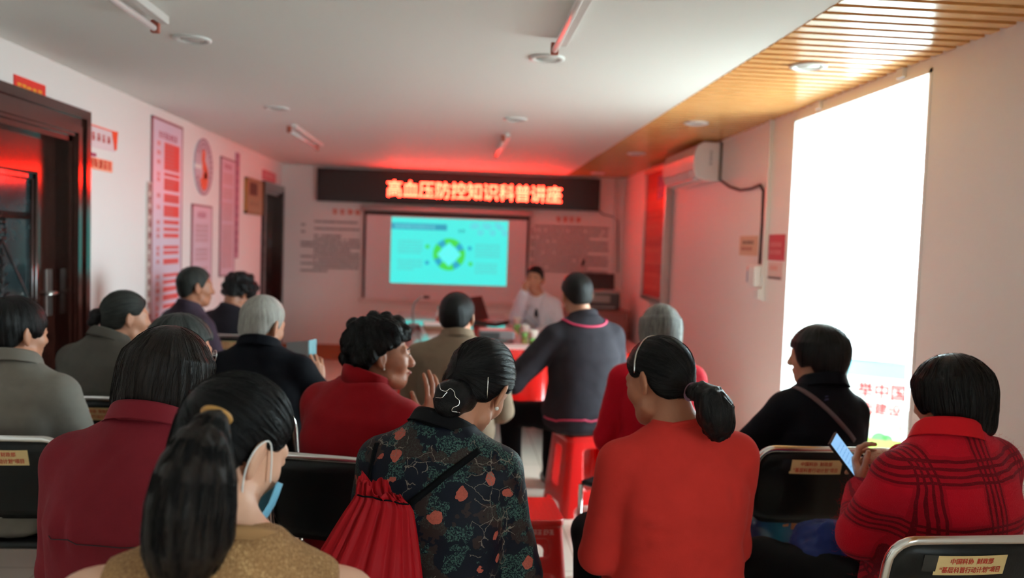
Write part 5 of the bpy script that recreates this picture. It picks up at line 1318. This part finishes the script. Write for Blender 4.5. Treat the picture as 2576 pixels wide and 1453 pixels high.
link('necklace', mb.mesh(), mat('gold', (.9, .62, .25), .2, 1.0), R['T'], True)
ribbon(R, R['gb'], [W_(R['TF'], (.055, -.2, R['L']*t)) for t in (.93, .7, .45)], .02, 'knit_seam', C_MUSTARD, R['garment'], .001, 24, .003)
seat_on('chair', 'black folding chair under the woman in the mustard knit, below the picture', nk[0]-.04, 1.16, 8)
# 2 maroon shirt
hd = px(425, 958, 1.93); nk = px(372, 1055, 1.83)
P['maroon'] = R = person('woman in maroon collared shirt with dark bob hair, seen from behind at left', (nk[0]-.02, 1.90), hd, nk, 12, 14, 6, 4, bulk=1.10, sw=.165, hair='bob', hmat=H_BROWN, top='shirt', top_mat=C_MAROON, arms={'L': ((-.05, .05, -.27), (.08, .28, -.30))}, strands=900, pole=(.0, -.04, .12),
    collar=dict(m=C_MAROON, h=.042, r=(.080, .072), flare=.012, fold=.036, gap=.4, lift=-.022), hump=.045, wrinkle=.002, creases=[([px(300, 1090, 1.7), px(255, 1125, 1.7), px(205, 1200, 1.7)], .005, .014), ([px(150, 1290, 1.7), px(165, 1400, 1.7)], .008, .014)])
ribbon(R, R['gb'], [W_(R['TF'], (x_, -.25, R['L']*.66)) for x_ in (-.19, -.1, 0, .1, .19)], .0022, 'yoke_seam', mat('maroon_seam', srgb(52, 13, 18), .8), R['garment'], .0004, 13, .0012)
seat_on('stool', 'red plastic stool under the woman in the maroon shirt', nk[0]-.02, 1.90, 10, kind='wide')
# 12 floral shirt
hd = px(1205, 968, 2.10); nk = px(1112, 1072, 2.02)
P['floral'] = R = person('woman in dark floral shirt with a black bun and pearl earring, head bowed', (nk[0]-.01, 2.06), hd, nk, 26, 34, 14, 10, bulk=1.0, sw=.150, hair='pulled', hmat=H_BLACK, top='shirt', top_mat=C_FLORAL, strands=900, pole=(-.02, -.12, -.02), hump=.05, wrinkle=.005,
    collar=dict(m=C_BLACKC, h=.045, r=(.074, .07), flare=.012, fold=.03, gap=.4, lift=-.024), arms={'L': ((-.06, .05, -.28), (.06, .27, -.3)), 'R': ((.055, .05, -.28), (-.05, .27, -.3))})
bc = px(1138, 1000, 1.985); bf = (bc, np.eye(3))
bo, bb = blob('hair_bun', H_BLACK, R['hair'], R['root'], [('ell', bf, (0, 0, 0), (.048, .040, .046)), ('ell', bf, (.02, .03, .0), (.045, .04, .045)), ('ell', bf, (-.012, -.014, -.016), (.034, .03, .03))], .005, lambda V: np.stack([np.linalg.norm((V-bc)[:, [0, 2]], axis=1)*40, np.arctan2(V[:, 2]-bc[2], V[:, 0]-bc[0])*1.2, V[:, 1]*4], 1), .006)
for wp in ([(1093, 972), (1100, 960), (1108, 966), (1110, 980), (1122, 985), (1133, 978), (1143, 985), (1146, 998), (1154, 1006), (1152, 1018), (1140, 1024), (1137, 1032), (1148, 1034), (1155, 1036)], [(1089, 992), (1098, 1000), (1112, 1001), (1120, 992), (1126, 986)]):
    pts = [p-R['root'] for p in hits(bb, wp, .003)]; link('wire_clip', MB().tube(spline(pts, 4), .0011, 6).mesh(), mat('silver_wire', (.85, .83, .8), .2, 1.0), R['hair'], True)
pts = [p-R['root'] for p in hits(R['hb'], [(1227-.9*i, 948+13*i) for i in range(7)], .003)]; link('hair_pin', MB().tube(pts, .0016, 6).mesh(), MATS['silver_wire'], R['hair'], True)
e = W_(R['H'], (.083, -.006, -.043)); link('pearl_earring', MB().lathe([(.0002, -.0055), (.004, -.004), (.0055, 0), (.004, .004), (.0002, .0055)], 14, tuple(e-R['root'])).mesh(), mat('pearl', (.85, .8, .75), .15), R['body'], True)
seat_on('stool', 'red plastic stool under the woman in the floral shirt', nk[0]-.01, 2.06, 8, kind='wide')
# 9 curly red jacket
hd = px(962, 893, 2.72); nk = px(912, 965, 2.68)
P['curly'] = R = person('woman in red jacket with short curly black hair, face in profile to the right', (nk[0]+.0, 2.72), hd, nk, 78, -2, -3, 36, bulk=1.1, sw=.18, hair='cap', hmat=H_BLACK, volume=.011, hs=.97, strands=900, top='jacket', top_mat=C_RED,
    arms={'L': ((-.05, .07, -.28), (.08, .28, -.28)), 'R': (px(1048, 1085, 2.55), px(1084, 1066, 2.74), 1)}, collar=dict(m=C_RED, h=.060, r=(.078, .080), flare=.010, fold=0, gap=.5, lift=-.02, tilt=10), skin=M_SKIN_TAN, detail=.0045, topgrow=.008,
    hands={'R': dict(d=np.array([.12, .05, 1.0]), pn=np.array([-.6, .8, 0]), curl=(.2, .25, .3, .35), thumb=.5)})
H = R['H']
for s in (1, -1):
    link('eyebrow', MB().tube([W_(H, p)-R['root'] for p in ((s*.013, .0945, .019), (s*.030, .0905, .0225), (s*.048, .075, .018))], [.002, .003, .0012], 6).mesh(), H_BLACK, R['body'], True)
    link('eye', MB().tube([W_(H, p)-R['root'] for p in ((s*.023, .0895, .0015), (s*.031, .0915, .003), (s*.041, .0845, .001))], [.0012, .003, .0012], 6).mesh(), mat('eye_dark', (.01, .008, .007), .15), R['body'], True)
link('lips', MB().tube([W_(H, p)-R['root'] for p in ((-.021, .088, -.0655), (-.01, .0955, -.064), (.0, .0965, -.065), (.01, .0955, -.064), (.021, .088, -.0655))], [.0015, .005, .0055, .005, .0015], 8).mesh(), mat('lip', srgb(150, 74, 66), .4), R['body'], True)
e = W_(H, (.081, -.004, -.041)); link('pearl_earring', MB().lathe([(.0002, -.004), (.0028, -.003), (.004, 0), (.0028, .003), (.0002, .004)], 12, tuple(e-R['root'])).mesh(), MATS['pearl'], R['body'], True)
seat_on('chair', 'black folding chair behind the woman with curly hair', nk[0]-.03, 2.66, 12, tagged=False)
# 17 navy jacket by the doorway
hd = px(2052, 893, 2.98); nk = px(2072, 965, 2.92)
P['door'] = R = person('woman in navy jacket with a brown shoulder strap, dark against the bright doorway', (nk[0]-.06, 2.96), hd, nk, -52, 4, 0, -14, bulk=1.0, sw=.150, hs=.95, hair='bob_tuck', hmat=H_BLACK, top='jacket', top_mat=C_NAVY, strands=250, pole=(0, -.03, .12),
    arms={'L': ((-.13, .10, -.20), (-.02, .28, -.24)), 'R': ((.06, .05, -.28), (-.06, .28, -.30))}, collar=dict(m=C_NAVY, h=.05, r=(.078, .075), flare=.02, fold=.04, gap=.5, lift=-.022))
ribbon(R, R['gb'], hits(R['gb'], [(1996, 975), (2030, 990), (2060, 1012), (2090, 1040), (2125, 1078), (2148, 1108)]), .018, 'shoulder_strap', mat('strap_brown', srgb(84, 58, 60), .5), R['garment'], .003, 30)
mb = glyphs(MB(), (0, 0, 0), EX, EZ, .03, .03, 760); cen = px(2117, 995, 2.7); mv = [near(R['gb'], cen+np.array(p), .002)[0]-R['root'] for p in mb.v]; link('chest_logo', pymesh(mv, mb.f), mat('logo_blue', srgb(60, 58, 96), .6), R['garment'])
seat_on('chair', 'black folding chair with a cream label in front of the doorway, behind the navy jacket', px(2047, 1118, 2.68)[0], 2.88, 0)
# 6 white hair
hd = px(662, 815, 3.42); nk = px(650, 866, 3.36)
P['white'] = R = person('white-haired man in dark navy jacket reading a booklet, seen from behind', (nk[0]+.02, 3.40), hd, nk, 28, 14, 4, 10, bulk=1.12, sw=.172, hair='short', hmat=H_WHITE, top='jacket', top_mat=C_NAVY, skin=M_SKIN,
    arms={'R': (px(812, 1010, 3.35), px(800, 968, 3.58), 1), 'L': ((-.06, .06, -.28), (.10, .28, -.18))}, collar=dict(m=C_NAVY, h=.042, r=(.078, .074), flare=.016, fold=.036, gap=.5, lift=-.022),
    hands={'R': dict(d=np.array([-.15, .1, 1.0]), pn=np.array([-.5, .8, .1]), curl=(.5, .5, .5, .5), thumb=.5)})
seat_on('chair', 'black folding chair whose chrome corner shows behind the white-haired man', nk[0]+.03, 3.34, 8)
# 5 greying woman with glasses
hd = px(458, 885, 2.74); nk = px(446, 950, 2.68)
P['glasses'] = R = person('woman with greying dark hair and glasses, mostly hidden behind the maroon shirt', (nk[0], 2.73), hd, nk, 58, 8, 0, 20, bulk=1.0, hair='cap', volume=.004, hmat=H_GREYING, top='jacket', top_mat=C_DARK, strands=300, pole=(0, -.03, .12), collar=dict(m=C_DARK, h=.045, fold=.03, gap=.5))
H = R['H']
gl = []
for s in (-1, 1): gl.append([W_(H, (s*.033+.023*math.cos(a), .100-.25*abs(.023*math.cos(a)+.0)*.4, .0+.019*math.sin(a)))-R['root'] for a in np.linspace(0, 2*PI, 21)[:-1]])
mb = MB()
for q in gl: mb.tube(q, .0013, 6, closed=True)
for s in (-1, 1): mb.tube([W_(H, p)-R['root'] for p in ((s*.056, .096, .004), (s*.082, .05, .006), (s*.086, -.01, .006), (s*.084, -.025, -.006))], .0016, 6)
mb.tube([W_(H, p)-R['root'] for p in ((-.011, .1, .004), (0, .108, .006), (.011, .1, .004))], .0012, 6); link('glasses', mb.mesh(), M_STEEL, R['T'], True)
seat_on('chair', 'black folding chair under the greying woman with glasses', nk[0], 2.70, 8)
# 3 far left grey suit
hd = px(42, 835, 2.90); nk = px(28, 905, 2.83)
P['greysuit'] = R = person('person with dark short hair in grey suit jacket at the left edge', (nk[0]+.0, 2.88), hd, nk, 30, 4, 0, 12, bulk=1.12, sw=.175, hair='fringe', hmat=H_BLACK, top='jacket', top_mat=C_GREY, strands=250, pole=(0, -.03, .12), collar=dict(m=C_GREY, h=.042, r=(.080, .074), flare=.016, fold=.036, gap=.5, lift=-.022), arms={'R': ((.07, .08, -.27), (-.03, .27, -.27))}, wrinkle=.005)
seat_on('chair', 'black folding chair at the left edge, behind the grey suit jacket', px(8, 1090, 2.66)[0], 2.84, 0)
# 4 bun woman dark grey
hd = px(318, 797, 3.5); nk = px(272, 850, 3.44)
P['bun'] = R = person('older woman in dark grey jacket with a low grey bun, beside the near door', (nk[0]-.01, 3.48), hd, nk, 50, 4, 0, 16, bulk=1.05, sw=.165, hs=.92, hair='pulled', hmat=H_DARKGREY, top='jacket', top_mat=C_DGREY, strands=200, pole=(-.02, -.12, -.01), collar=dict(m=C_DGREY, h=.045, r=(.078, .072), flare=.012, fold=.034, gap=.5))
c = W_(R['H'], (-.02, -.116, -.004)); cf = (c, np.eye(3)); blob('hair_bun', H_BLACK, R['hair'], R['root'], [('ell', cf, (0, 0, .006), (.036, .036, .030)), ('ell', cf, (-.01, -.02, -.022), (.026, .026, .020)), ('ell', cf, (.005, .02, 0), (.03, .03, .03))], .006, lambda V: (V-c)*30, .006)
seat_on('chair', 'black folding chair with label behind the woman with the low grey bun', px(255, 972, 3.30)[0]+.0, 3.50, 4)
# 7, 8 far left pair
hd = px(493, 720, 4.95); nk = px(474, 768, 4.9)
P['purple'] = R = person('man with cropped hair in purple patterned jacket, in front of the lilac chart', (nk[0]-.02, 4.95), hd, nk, 56, 2, 0, 40, bulk=1.08, hair='short', hmat=H_DARKGREY, top='jacket', top_mat=C_PURPLE, collar=dict(m=C_PURPLE, h=.04), arms={'R': ((.05, .10, -.26), (-.02, .30, -.27))}, skin=M_SKIN_TAN)
seat_on('chair', 'black folding chair under the man in the purple jacket', nk[0]-.02, 4.90, 20)
hd = px(603, 738, 5.75); nk = px(578, 776, 5.68)
P['plum'] = R = person('person with black wavy hair in dark plum jacket, head bowed, near the far left wall', (nk[0], 5.74), hd, nk, 40, 34, 0, 22, bulk=1.05, hair='fringe', hmat=H_BLACK, volume=.011, top='jacket', top_mat=C_PLUM, collar=dict(m=C_PLUM, h=.04), skin=M_SKIN_TAN)
seat_on('chair', 'black folding chair with a yellowish label behind the dark plum jacket', px(590, 812, 5.55)[0], 5.66, 0)
# 11 beige vest
hd = px(1150, 796, 4.0); nk = px(1150, 846, 3.95)
P['beige'] = R = person('man in beige vest with black cropped hair at the red table', (nk[0], 4.0), hd, nk, 14, 4, 0, 2, bulk=1.08, sw=.185, hair='cap', hmat=H_BLACK, top='vest', top_mat=C_BEIGE, collar=dict(m=C_BEIGE, h=.045, r=(.076, .07), flare=.008, fold=.03, gap=.5))
seat_on('stool', 'red plastic stool under the man in the beige vest', nk[0]+.08, 4.02, 0, kind='tall')
# 13 navy polo on stool
hd = px(1450, 740, 4.5); nk = px(1468, 796, 4.44)
P['polo'] = R = person('man in navy top with magenta collar trim, on a red stool at the table', (.71, 4.47), hd, nk, -14, 6, -4, -16, bulk=1.1, sw=.175, hair='cap', hmat=H_BLACK, top='polo_shirt', top_mat=C_NAVYP, arms={'L': ((-.22, .03, -.24), (-.16, .30, -.20)), 'R': ((.07, .04, -.28), (-.06, .26, -.3))}, collar=dict(m=C_NAVYP, h=.04, r=(.078, .074), flare=.012, fold=.030, gap=.5), topgrow=.01, knees={'L': (-.30, .32, .05), 'R': (.02, .42, .05)})
TF, L = R['TF'], R['L']
ribbon(R, R['gb'], [W_(TF, (.12*math.cos(a), -.01+.12*math.sin(a), L*.955)) for a in np.linspace(-PI*1.05, .05*PI, 18)], .012, 'collar_trim', mat('magenta_trim', srgb(196, 44, 84), .6), R['garment'], .002, 40)
ribbon(R, R['gb'], [W_(TF, (.3*math.cos(a), .3*math.sin(a), .10)) for a in np.linspace(-PI, 0, 18)], .010, 'hem_trim', MATS['magenta_trim'], R['garment'], .002, 40)
seat_on('stool', 'bright red plastic stool with tall side slots under the man in the navy top', .74, 4.50, -14, kind='tall', extra='sticker')
# 15 grey hair red jacket
hd = px(1660, 832, 3.72); nk = px(1655, 900, 3.66)
P['greyred'] = R = person('grey-haired person in crimson jacket, half hidden behind the coral sweater', (nk[0]+.01, 3.66), hd, nk, 6, 8, 0, 0, bulk=1.05, sw=.165, hair='bob', hmat=H_GREY, top='jacket', top_mat=C_CRIM, strands=200, pole=(0, -.02, .12), collar=dict(m=C_CRIM, h=.045), arms={'L': ((-.06, .04, -.29), (.05, .27, -.3))})
# 14 doctor
hd = px(1345, 700, 7.4); nk = px(1352, 740, 7.46)
P['doctor'] = R = person('doctor in white coat facing the audience behind the table, hand raised to the chin', (nk[0]+.02, 7.52), hd, nk, -162, 2, -4, -170, bulk=1.0, hair='short', hmat=H_BLACK, top='white_coat', top_mat=C_WHITE, skin=M_SKIN, grp='speaker', topgrow=.008, detail=.005,
    arms={'R': (px(1300, 800, 7.30), px(1318, 738, 7.20), 1), 'L': ((-.06, .10, -.25), (.12, .30, -.22))}, hands={'R': dict(d=np.array([.10, -.02, 1.0]), pn=np.array([.8, .5, 0]), curl=(1.0, 1.0, 1.0, 1.0), thumb=.6)})
H = R['H']; TF = R['TF']; L = R['L']
blob('undershirt', C_BLACKC, R['T'], R['root'], [('cone', W_(TF, (0, .055, L*.93)), W_(TF, (0, .105, L*.70)), .030, .022)], .006)
for s in (-1, 1): ribbon(R, R['gb'], [W_(TF, p) for p in ((s*.075, .02, L*.99), (s*.07, .15, L*.85), (s*.03, .25, L*.62))], .05, 'lapel', C_WHITE, R['garment'], .004, 20, .004)
ribbon(R, R['gb'], [W_(TF, p) for p in ((.0, .25, L*.78), (.0, .25, L*.45))], .035, 'blue_shirt_front', mat('blue_shirt', srgb(130, 166, 196), .7), R['garment'], .003, 16, .003)
for s in (-1, 1): link('eyebrow', MB().tube([W_(H, p)-R['root'] for p in ((s*.013, .0945, .020), (s*.030, .0905, .023), (s*.048, .076, .018))], .003, 6).mesh(), H_BLACK, R['body'], True); link('eye', MB().tube([W_(H, p)-R['root'] for p in ((s*.023, .0895, .0015), (s*.031, .0915, .003), (s*.041, .0845, .001))], [.0012, .003, .0012], 6).mesh(), MATS['eye_dark'], R['body'], True)
link('lips', MB().tube([W_(H, p)-R['root'] for p in ((-.02, .088, -.0655), (0, .0965, -.065), (.02, .088, -.0655))], [.002, .005, .002], 8).mesh(), MATS['lip'], R['body'], True)
seat_on('chair', 'black folding chair under the doctor in the white coat', nk[0]+.02, 7.60, -170)
# ------------------------------------------------------------------ things held, worn over the shoulder or left about
stool('empty red plastic stool with white print, between the floral shirt and the coral sweater', (.285, 3.13, 0), math.radians(3), 'wide', 'print')
# black folding stool with chrome legs
fs = thing('folding_stool', 'black folding stool with chrome legs under the grey-haired person', 'stool', (.82, 3.53, 0), math.radians(45))
MB().box((-.17, -.17, .428), (.17, .17, .452)).obj('seat', M_BLACKVINYL, fs, bevel=.01)
for s in (-.165, .165):
    MB().tube([(s, -.165, .43), (s, -.18, .012)], .011, 10).obj('leg', M_CHROME, fs, smooth=True)
    MB().tube([(s, .17, .43), (s, .18, .012)], .011, 10).obj('leg', M_CHROME, fs, smooth=True)
MB().tube([(-.165, -.17, .30), (.165, -.17, .30)], .006, 8).obj('brace', M_CHROME, fs, smooth=True)
# phone
A, B, D = px(2088, 1115, 2.42), px(2166, 1220, 2.40), px(2131, 1118, 2.47)
ph = thing('phone', 'black phone with a light blue lit screen in the hand of the woman in plaid', 'phone', tuple(A))
lv, sv = B-A, D-A; lv_, sv_ = lv/np.linalg.norm(lv), sv-lv/np.linalg.norm(lv)*(sv @ lv)/np.linalg.norm(lv); sw_ = .073; sv_ = sv_/np.linalg.norm(sv_); nv_ = np.cross(sv_, lv_); nv_ *= np.sign(nv_ @ (CAM-A)); LN = .157
Q = lambda l, s, n: lv_*l+sv_*s+nv_*n
def slab(l0, l1, s0, s1, n0, n1):
    mb = MB().box((0, 0, 0), (1, 1, 1)); mb.v = [tuple(Q(l0+(l1-l0)*p[0], s0+(s1-s0)*p[1], n0+(n1-n0)*p[2])) for p in mb.v]
    me = mb.mesh(); bm = bmesh.new(); bm.from_mesh(me); bmesh.ops.recalc_face_normals(bm, faces=bm.faces); bm.to_mesh(me); bm.free(); return me
link('case', slab(0, LN, 0, sw_, -.009, 0), M_BLACK, ph)
sc_ = link('lit_screen', slab(.004, LN-.004, .003, sw_-.003, 0, .0006), mat('phone_screen', (.05, .08, .1), .2, emit=(srgb(150, 205, 255), .95)), ph)
mb = MB()
for i in range(7):
    for k in range(3): p0 = Q(.03+.014*i, .012+.018*k, .001); mb.quad(p0, p0+lv_*.003, p0+lv_*.003+sv_*.012, p0+sv_*.012)
link('screen_print', mb.mesh(), mat('phone_print', (.1, .2, .3), .3, emit=(srgb(110, 170, 225), .8)), sc_)
# dark blue garment folded on her lap, and bag tucked behind the seat in front of the doorway
jk = thing('folded_jacket', 'dark blue jacket lying across the lap of the woman in red plaid', 'jacket', (1.18, 2.36, .58))
bo, _ = blob('cloth', mat('royal_blue_cloth', srgb(22, 38, 96), .6, spec=.2, bump=(20, .3)), jk, np.array([1.18, 2.36, .58]), [('ell', frame((1.19, 2.38, .60), 30, -12), (0, 0, 0), (.10, .14, .045)), ('cone', (1.14, 2.42, .60), (1.11, 2.47, .53), .05, .03, .05), ('cone', (1.24, 2.30, .64), (1.17, 2.34, .65), .05, .035, .05), ('cone', (1.12, 2.36, .56), (1.20, 2.48, .58), .03, .03, .04)], .007, None, .010, 2)
bx, by = px(2047, 1118, 2.68)[0], 2.88
bg_ = thing('tote_bag', 'shiny blue and violet bag with a small emblem showing under the backrest before the doorway', 'bag', (bx-.03, by-.13, .47))
g = G('iridescent_bag', .25); tc = g.n('ShaderNodeTexCoord').outputs['Object']; sx_ = g.n('ShaderNodeSeparateXYZ', {'Vector': tc}).outputs['X']; g.base(g.ramp(g.math('MULTIPLY', g.math('ADD', sx_, .17), 3.0), [(.1, srgb(40, 44, 92)), (.35, srgb(46, 120, 150)), (.75, srgb(120, 104, 150)), (1.0, srgb(150, 110, 150))])); g.b.inputs['Coat Weight'].default_value = .5
v = Vol((-.2, -.05, -.03), (.2, .09, .17), .006); v.ell((np.zeros(3), np.eye(3)), (0, .02, .065), (.17, .03, .075), .03); v.tubeprof((np.zeros(3), np.eye(3)), [.0, .05, .12], [0, 0, 0], [.02, .02, .02], [.155, .16, .15], [.034, .036, .014], .02, 4)
Vb, Fb = v.mesh(); Vb = Vb+vnormals(Vb, Fb)*((vnoise(Vb, 30)-.5)*.008)[:, None]; bgb = link('bag_body', np_mesh(Vb, Fb), g.m, bg_); bvb = bvh_of(Vb, Fb)
mb = MB()
for x0, x1, z0, z1 in ((-.045, -.02, .068, .076), (-.012, .012, .05, .082), (.02, .045, .068, .076), (-.02, .02, .088, .098)): mb.quad(*[near(bvb, (x, -.06, z), .0012)[0] for x, z in ((x0, z0), (x1, z0), (x1, z1), (x0, z1))])
link('emblem', mb.mesh(), mat('bag_emblem', srgb(196, 130, 84), .4), bgb)
for s in (-1, 1): link('handle', MB().tube([(s*.10, .02, .115), (s*.085, .015, .17), (s*.05, .015, .17), (s*.035, .02, .12)], .005, 8).mesh(), M_BLACK, bg_, True)
# red drawstring bag on the floral back
R = P['floral']
rows_ = [  # left and right end of each ring in the photo (y, x, y, x), depth
 (1203, 905, 1258, 1008, 1.845), (1226, 899, 1262, 1020, 1.845), (1243, 896, 1270, 1030, 1.845), (1258, 889, 1285, 1037, 1.84), (1292, 868, 1320, 1041, 1.835), (1335, 842, 1350, 1046, 1.825), (1380, 814, 1385, 1051, 1.81), (1425, 789, 1425, 1056, 1.80), (1475, 771, 1475, 1062, 1.80), (1530, 765, 1530, 1062, 1.80), (1580, 780, 1580, 1050, 1.81), (1596, 830, 1596, 1010, 1.82)]
A0 = px(930, 1400, 1.83); rb = thing('drawstring_bag', 'red drawstring bag hanging on the back of the floral shirt', 'bag', tuple(A0))
v = []; f = []; n = 96
for k, (ya_, l_, yb_, r_, Y_) in enumerate(rows_):
    a, b_ = px(l_, ya_, Y_), px(r_, yb_, Y_); c_ = (a+b_)/2; hw_ = np.linalg.norm(b_-a)/2; fold = [.007, .006, .0035, .0055, .008, .0085, .008, .007, .006, .004, .002, 0][k]; dep = [.026, .020, .012, .020, .032, .044, .052, .055, .055, .05, .035, .01][k]
    sl_ = (b_-a)/np.linalg.norm(b_-a)
    for i in range(n):
        t = 2*PI*i/n; w = fold*(math.sin(t*17+.5*math.sin(k*.8)+1.3*math.sin(t*3))+.5*math.sin(t*29+1))
        p = c_+sl_*(hw_+w*.6)*math.cos(t)+np.array([0, 1, 0])*(dep+w)*math.sin(t)-A0
        if k == 0: p[2] += .010*math.sin(t*5+.6)+.012*max(0, math.sin(t))
        v.append(p)
for k in range(len(rows_)-1):
    for i in range(n): f.append((k*n+i, (k+1)*n+i, (k+1)*n+(i+1) % n, k*n+(i+1) % n))
f.append(tuple((len(rows_)-1)*n+n-1-i for i in range(n)))
bag = link('bag_body', pymesh(v, f), mat('red_nylon', srgb(158, 12, 22), .6, spec=.15, bump=(50, .08)), rb, True); so = bag.modifiers.new('thickness', 'SOLIDIFY'); so.thickness = .0015
me = bag.data; bm = bmesh.new(); bm.from_mesh(me); bmesh.ops.recalc_face_normals(bm, faces=bm.faces); bm.to_mesh(me); bm.free(); me.polygons.foreach_set('use_smooth', np.ones(len(me.polygons), bool))
M_CORD = mat('black_cord', (.004, .004, .0045), .8, spec=.08); Rb = dict(root=A0)
ribbon(Rb, R['gb'], hits(R['gb'], [(930, 1205), (938, 1160), (950, 1115), (965, 1082), (985, 1055)]), .012, 'cord', M_CORD, rb, .001, 30, .003)
ribbon(Rb, R['gb'], hits(R['gb'], [(1030, 1268), (1085, 1225), (1140, 1182), (1185, 1148), (1205, 1132)]), .016, 'cord', M_CORD, rb, .001, 30, .003)
link('drawstring', MB().tube([px(899+i*13, 1244+2.5*i+1.5*math.sin(i*1.7), 1.828-.004*math.sin(i*.3))-A0 for i in range(11)], .002, 6).mesh(), M_CORD, rb, True)
# booklet of the white-haired man, leaflet of the woman with the bun
A0 = px(760, 890, 3.62); bk = thing('booklet', 'open teal-edged booklet held up by the white-haired man', 'booklet', tuple(A0))
def leaf(name, m, q, par, th=.003):
    q = [np.asarray(p)-A0 for p in q]; n_ = np.cross(q[1]-q[0], q[3]-q[0]); n_ /= np.linalg.norm(n_); n_ *= th
    v = q+[p+n_ for p in q]; return link(name, pymesh(v, [(0, 3, 2, 1), (4, 5, 6, 7), (0, 1, 5, 4), (1, 2, 6, 5), (2, 3, 7, 6), (3, 0, 4, 7)]), m, par)
leaf('left_page', mat('booklet_page', srgb(176, 186, 190), .5), [px(722, 925, 3.75), px(776, 922, 3.60), px(776, 856, 3.60), px(722, 861, 3.75)], bk)
leaf('right_cover', mat('booklet_teal', srgb(60, 128, 140), .4), [px(776, 922, 3.60), px(794, 922, 3.64), px(795, 852, 3.64), px(776, 856, 3.60)], bk)
A0 = px(347, 856, 3.86); lf = thing('leaflet', 'pale leaflet held in front of the woman with the grey bun', 'leaflet', tuple(A0))
leaf('sheet', mat('leaflet_pale', srgb(206, 214, 222), .5), [px(322, 880, 3.84), px(364, 878, 3.90), px(370, 832, 3.90), px(340, 834, 3.84)], lf, .002)
leaf('fold', MATS['leaflet_pale'], [px(322, 880, 3.84), px(340, 834, 3.84), px(336, 832, 3.87), px(318, 878, 3.87)], lf, .002)
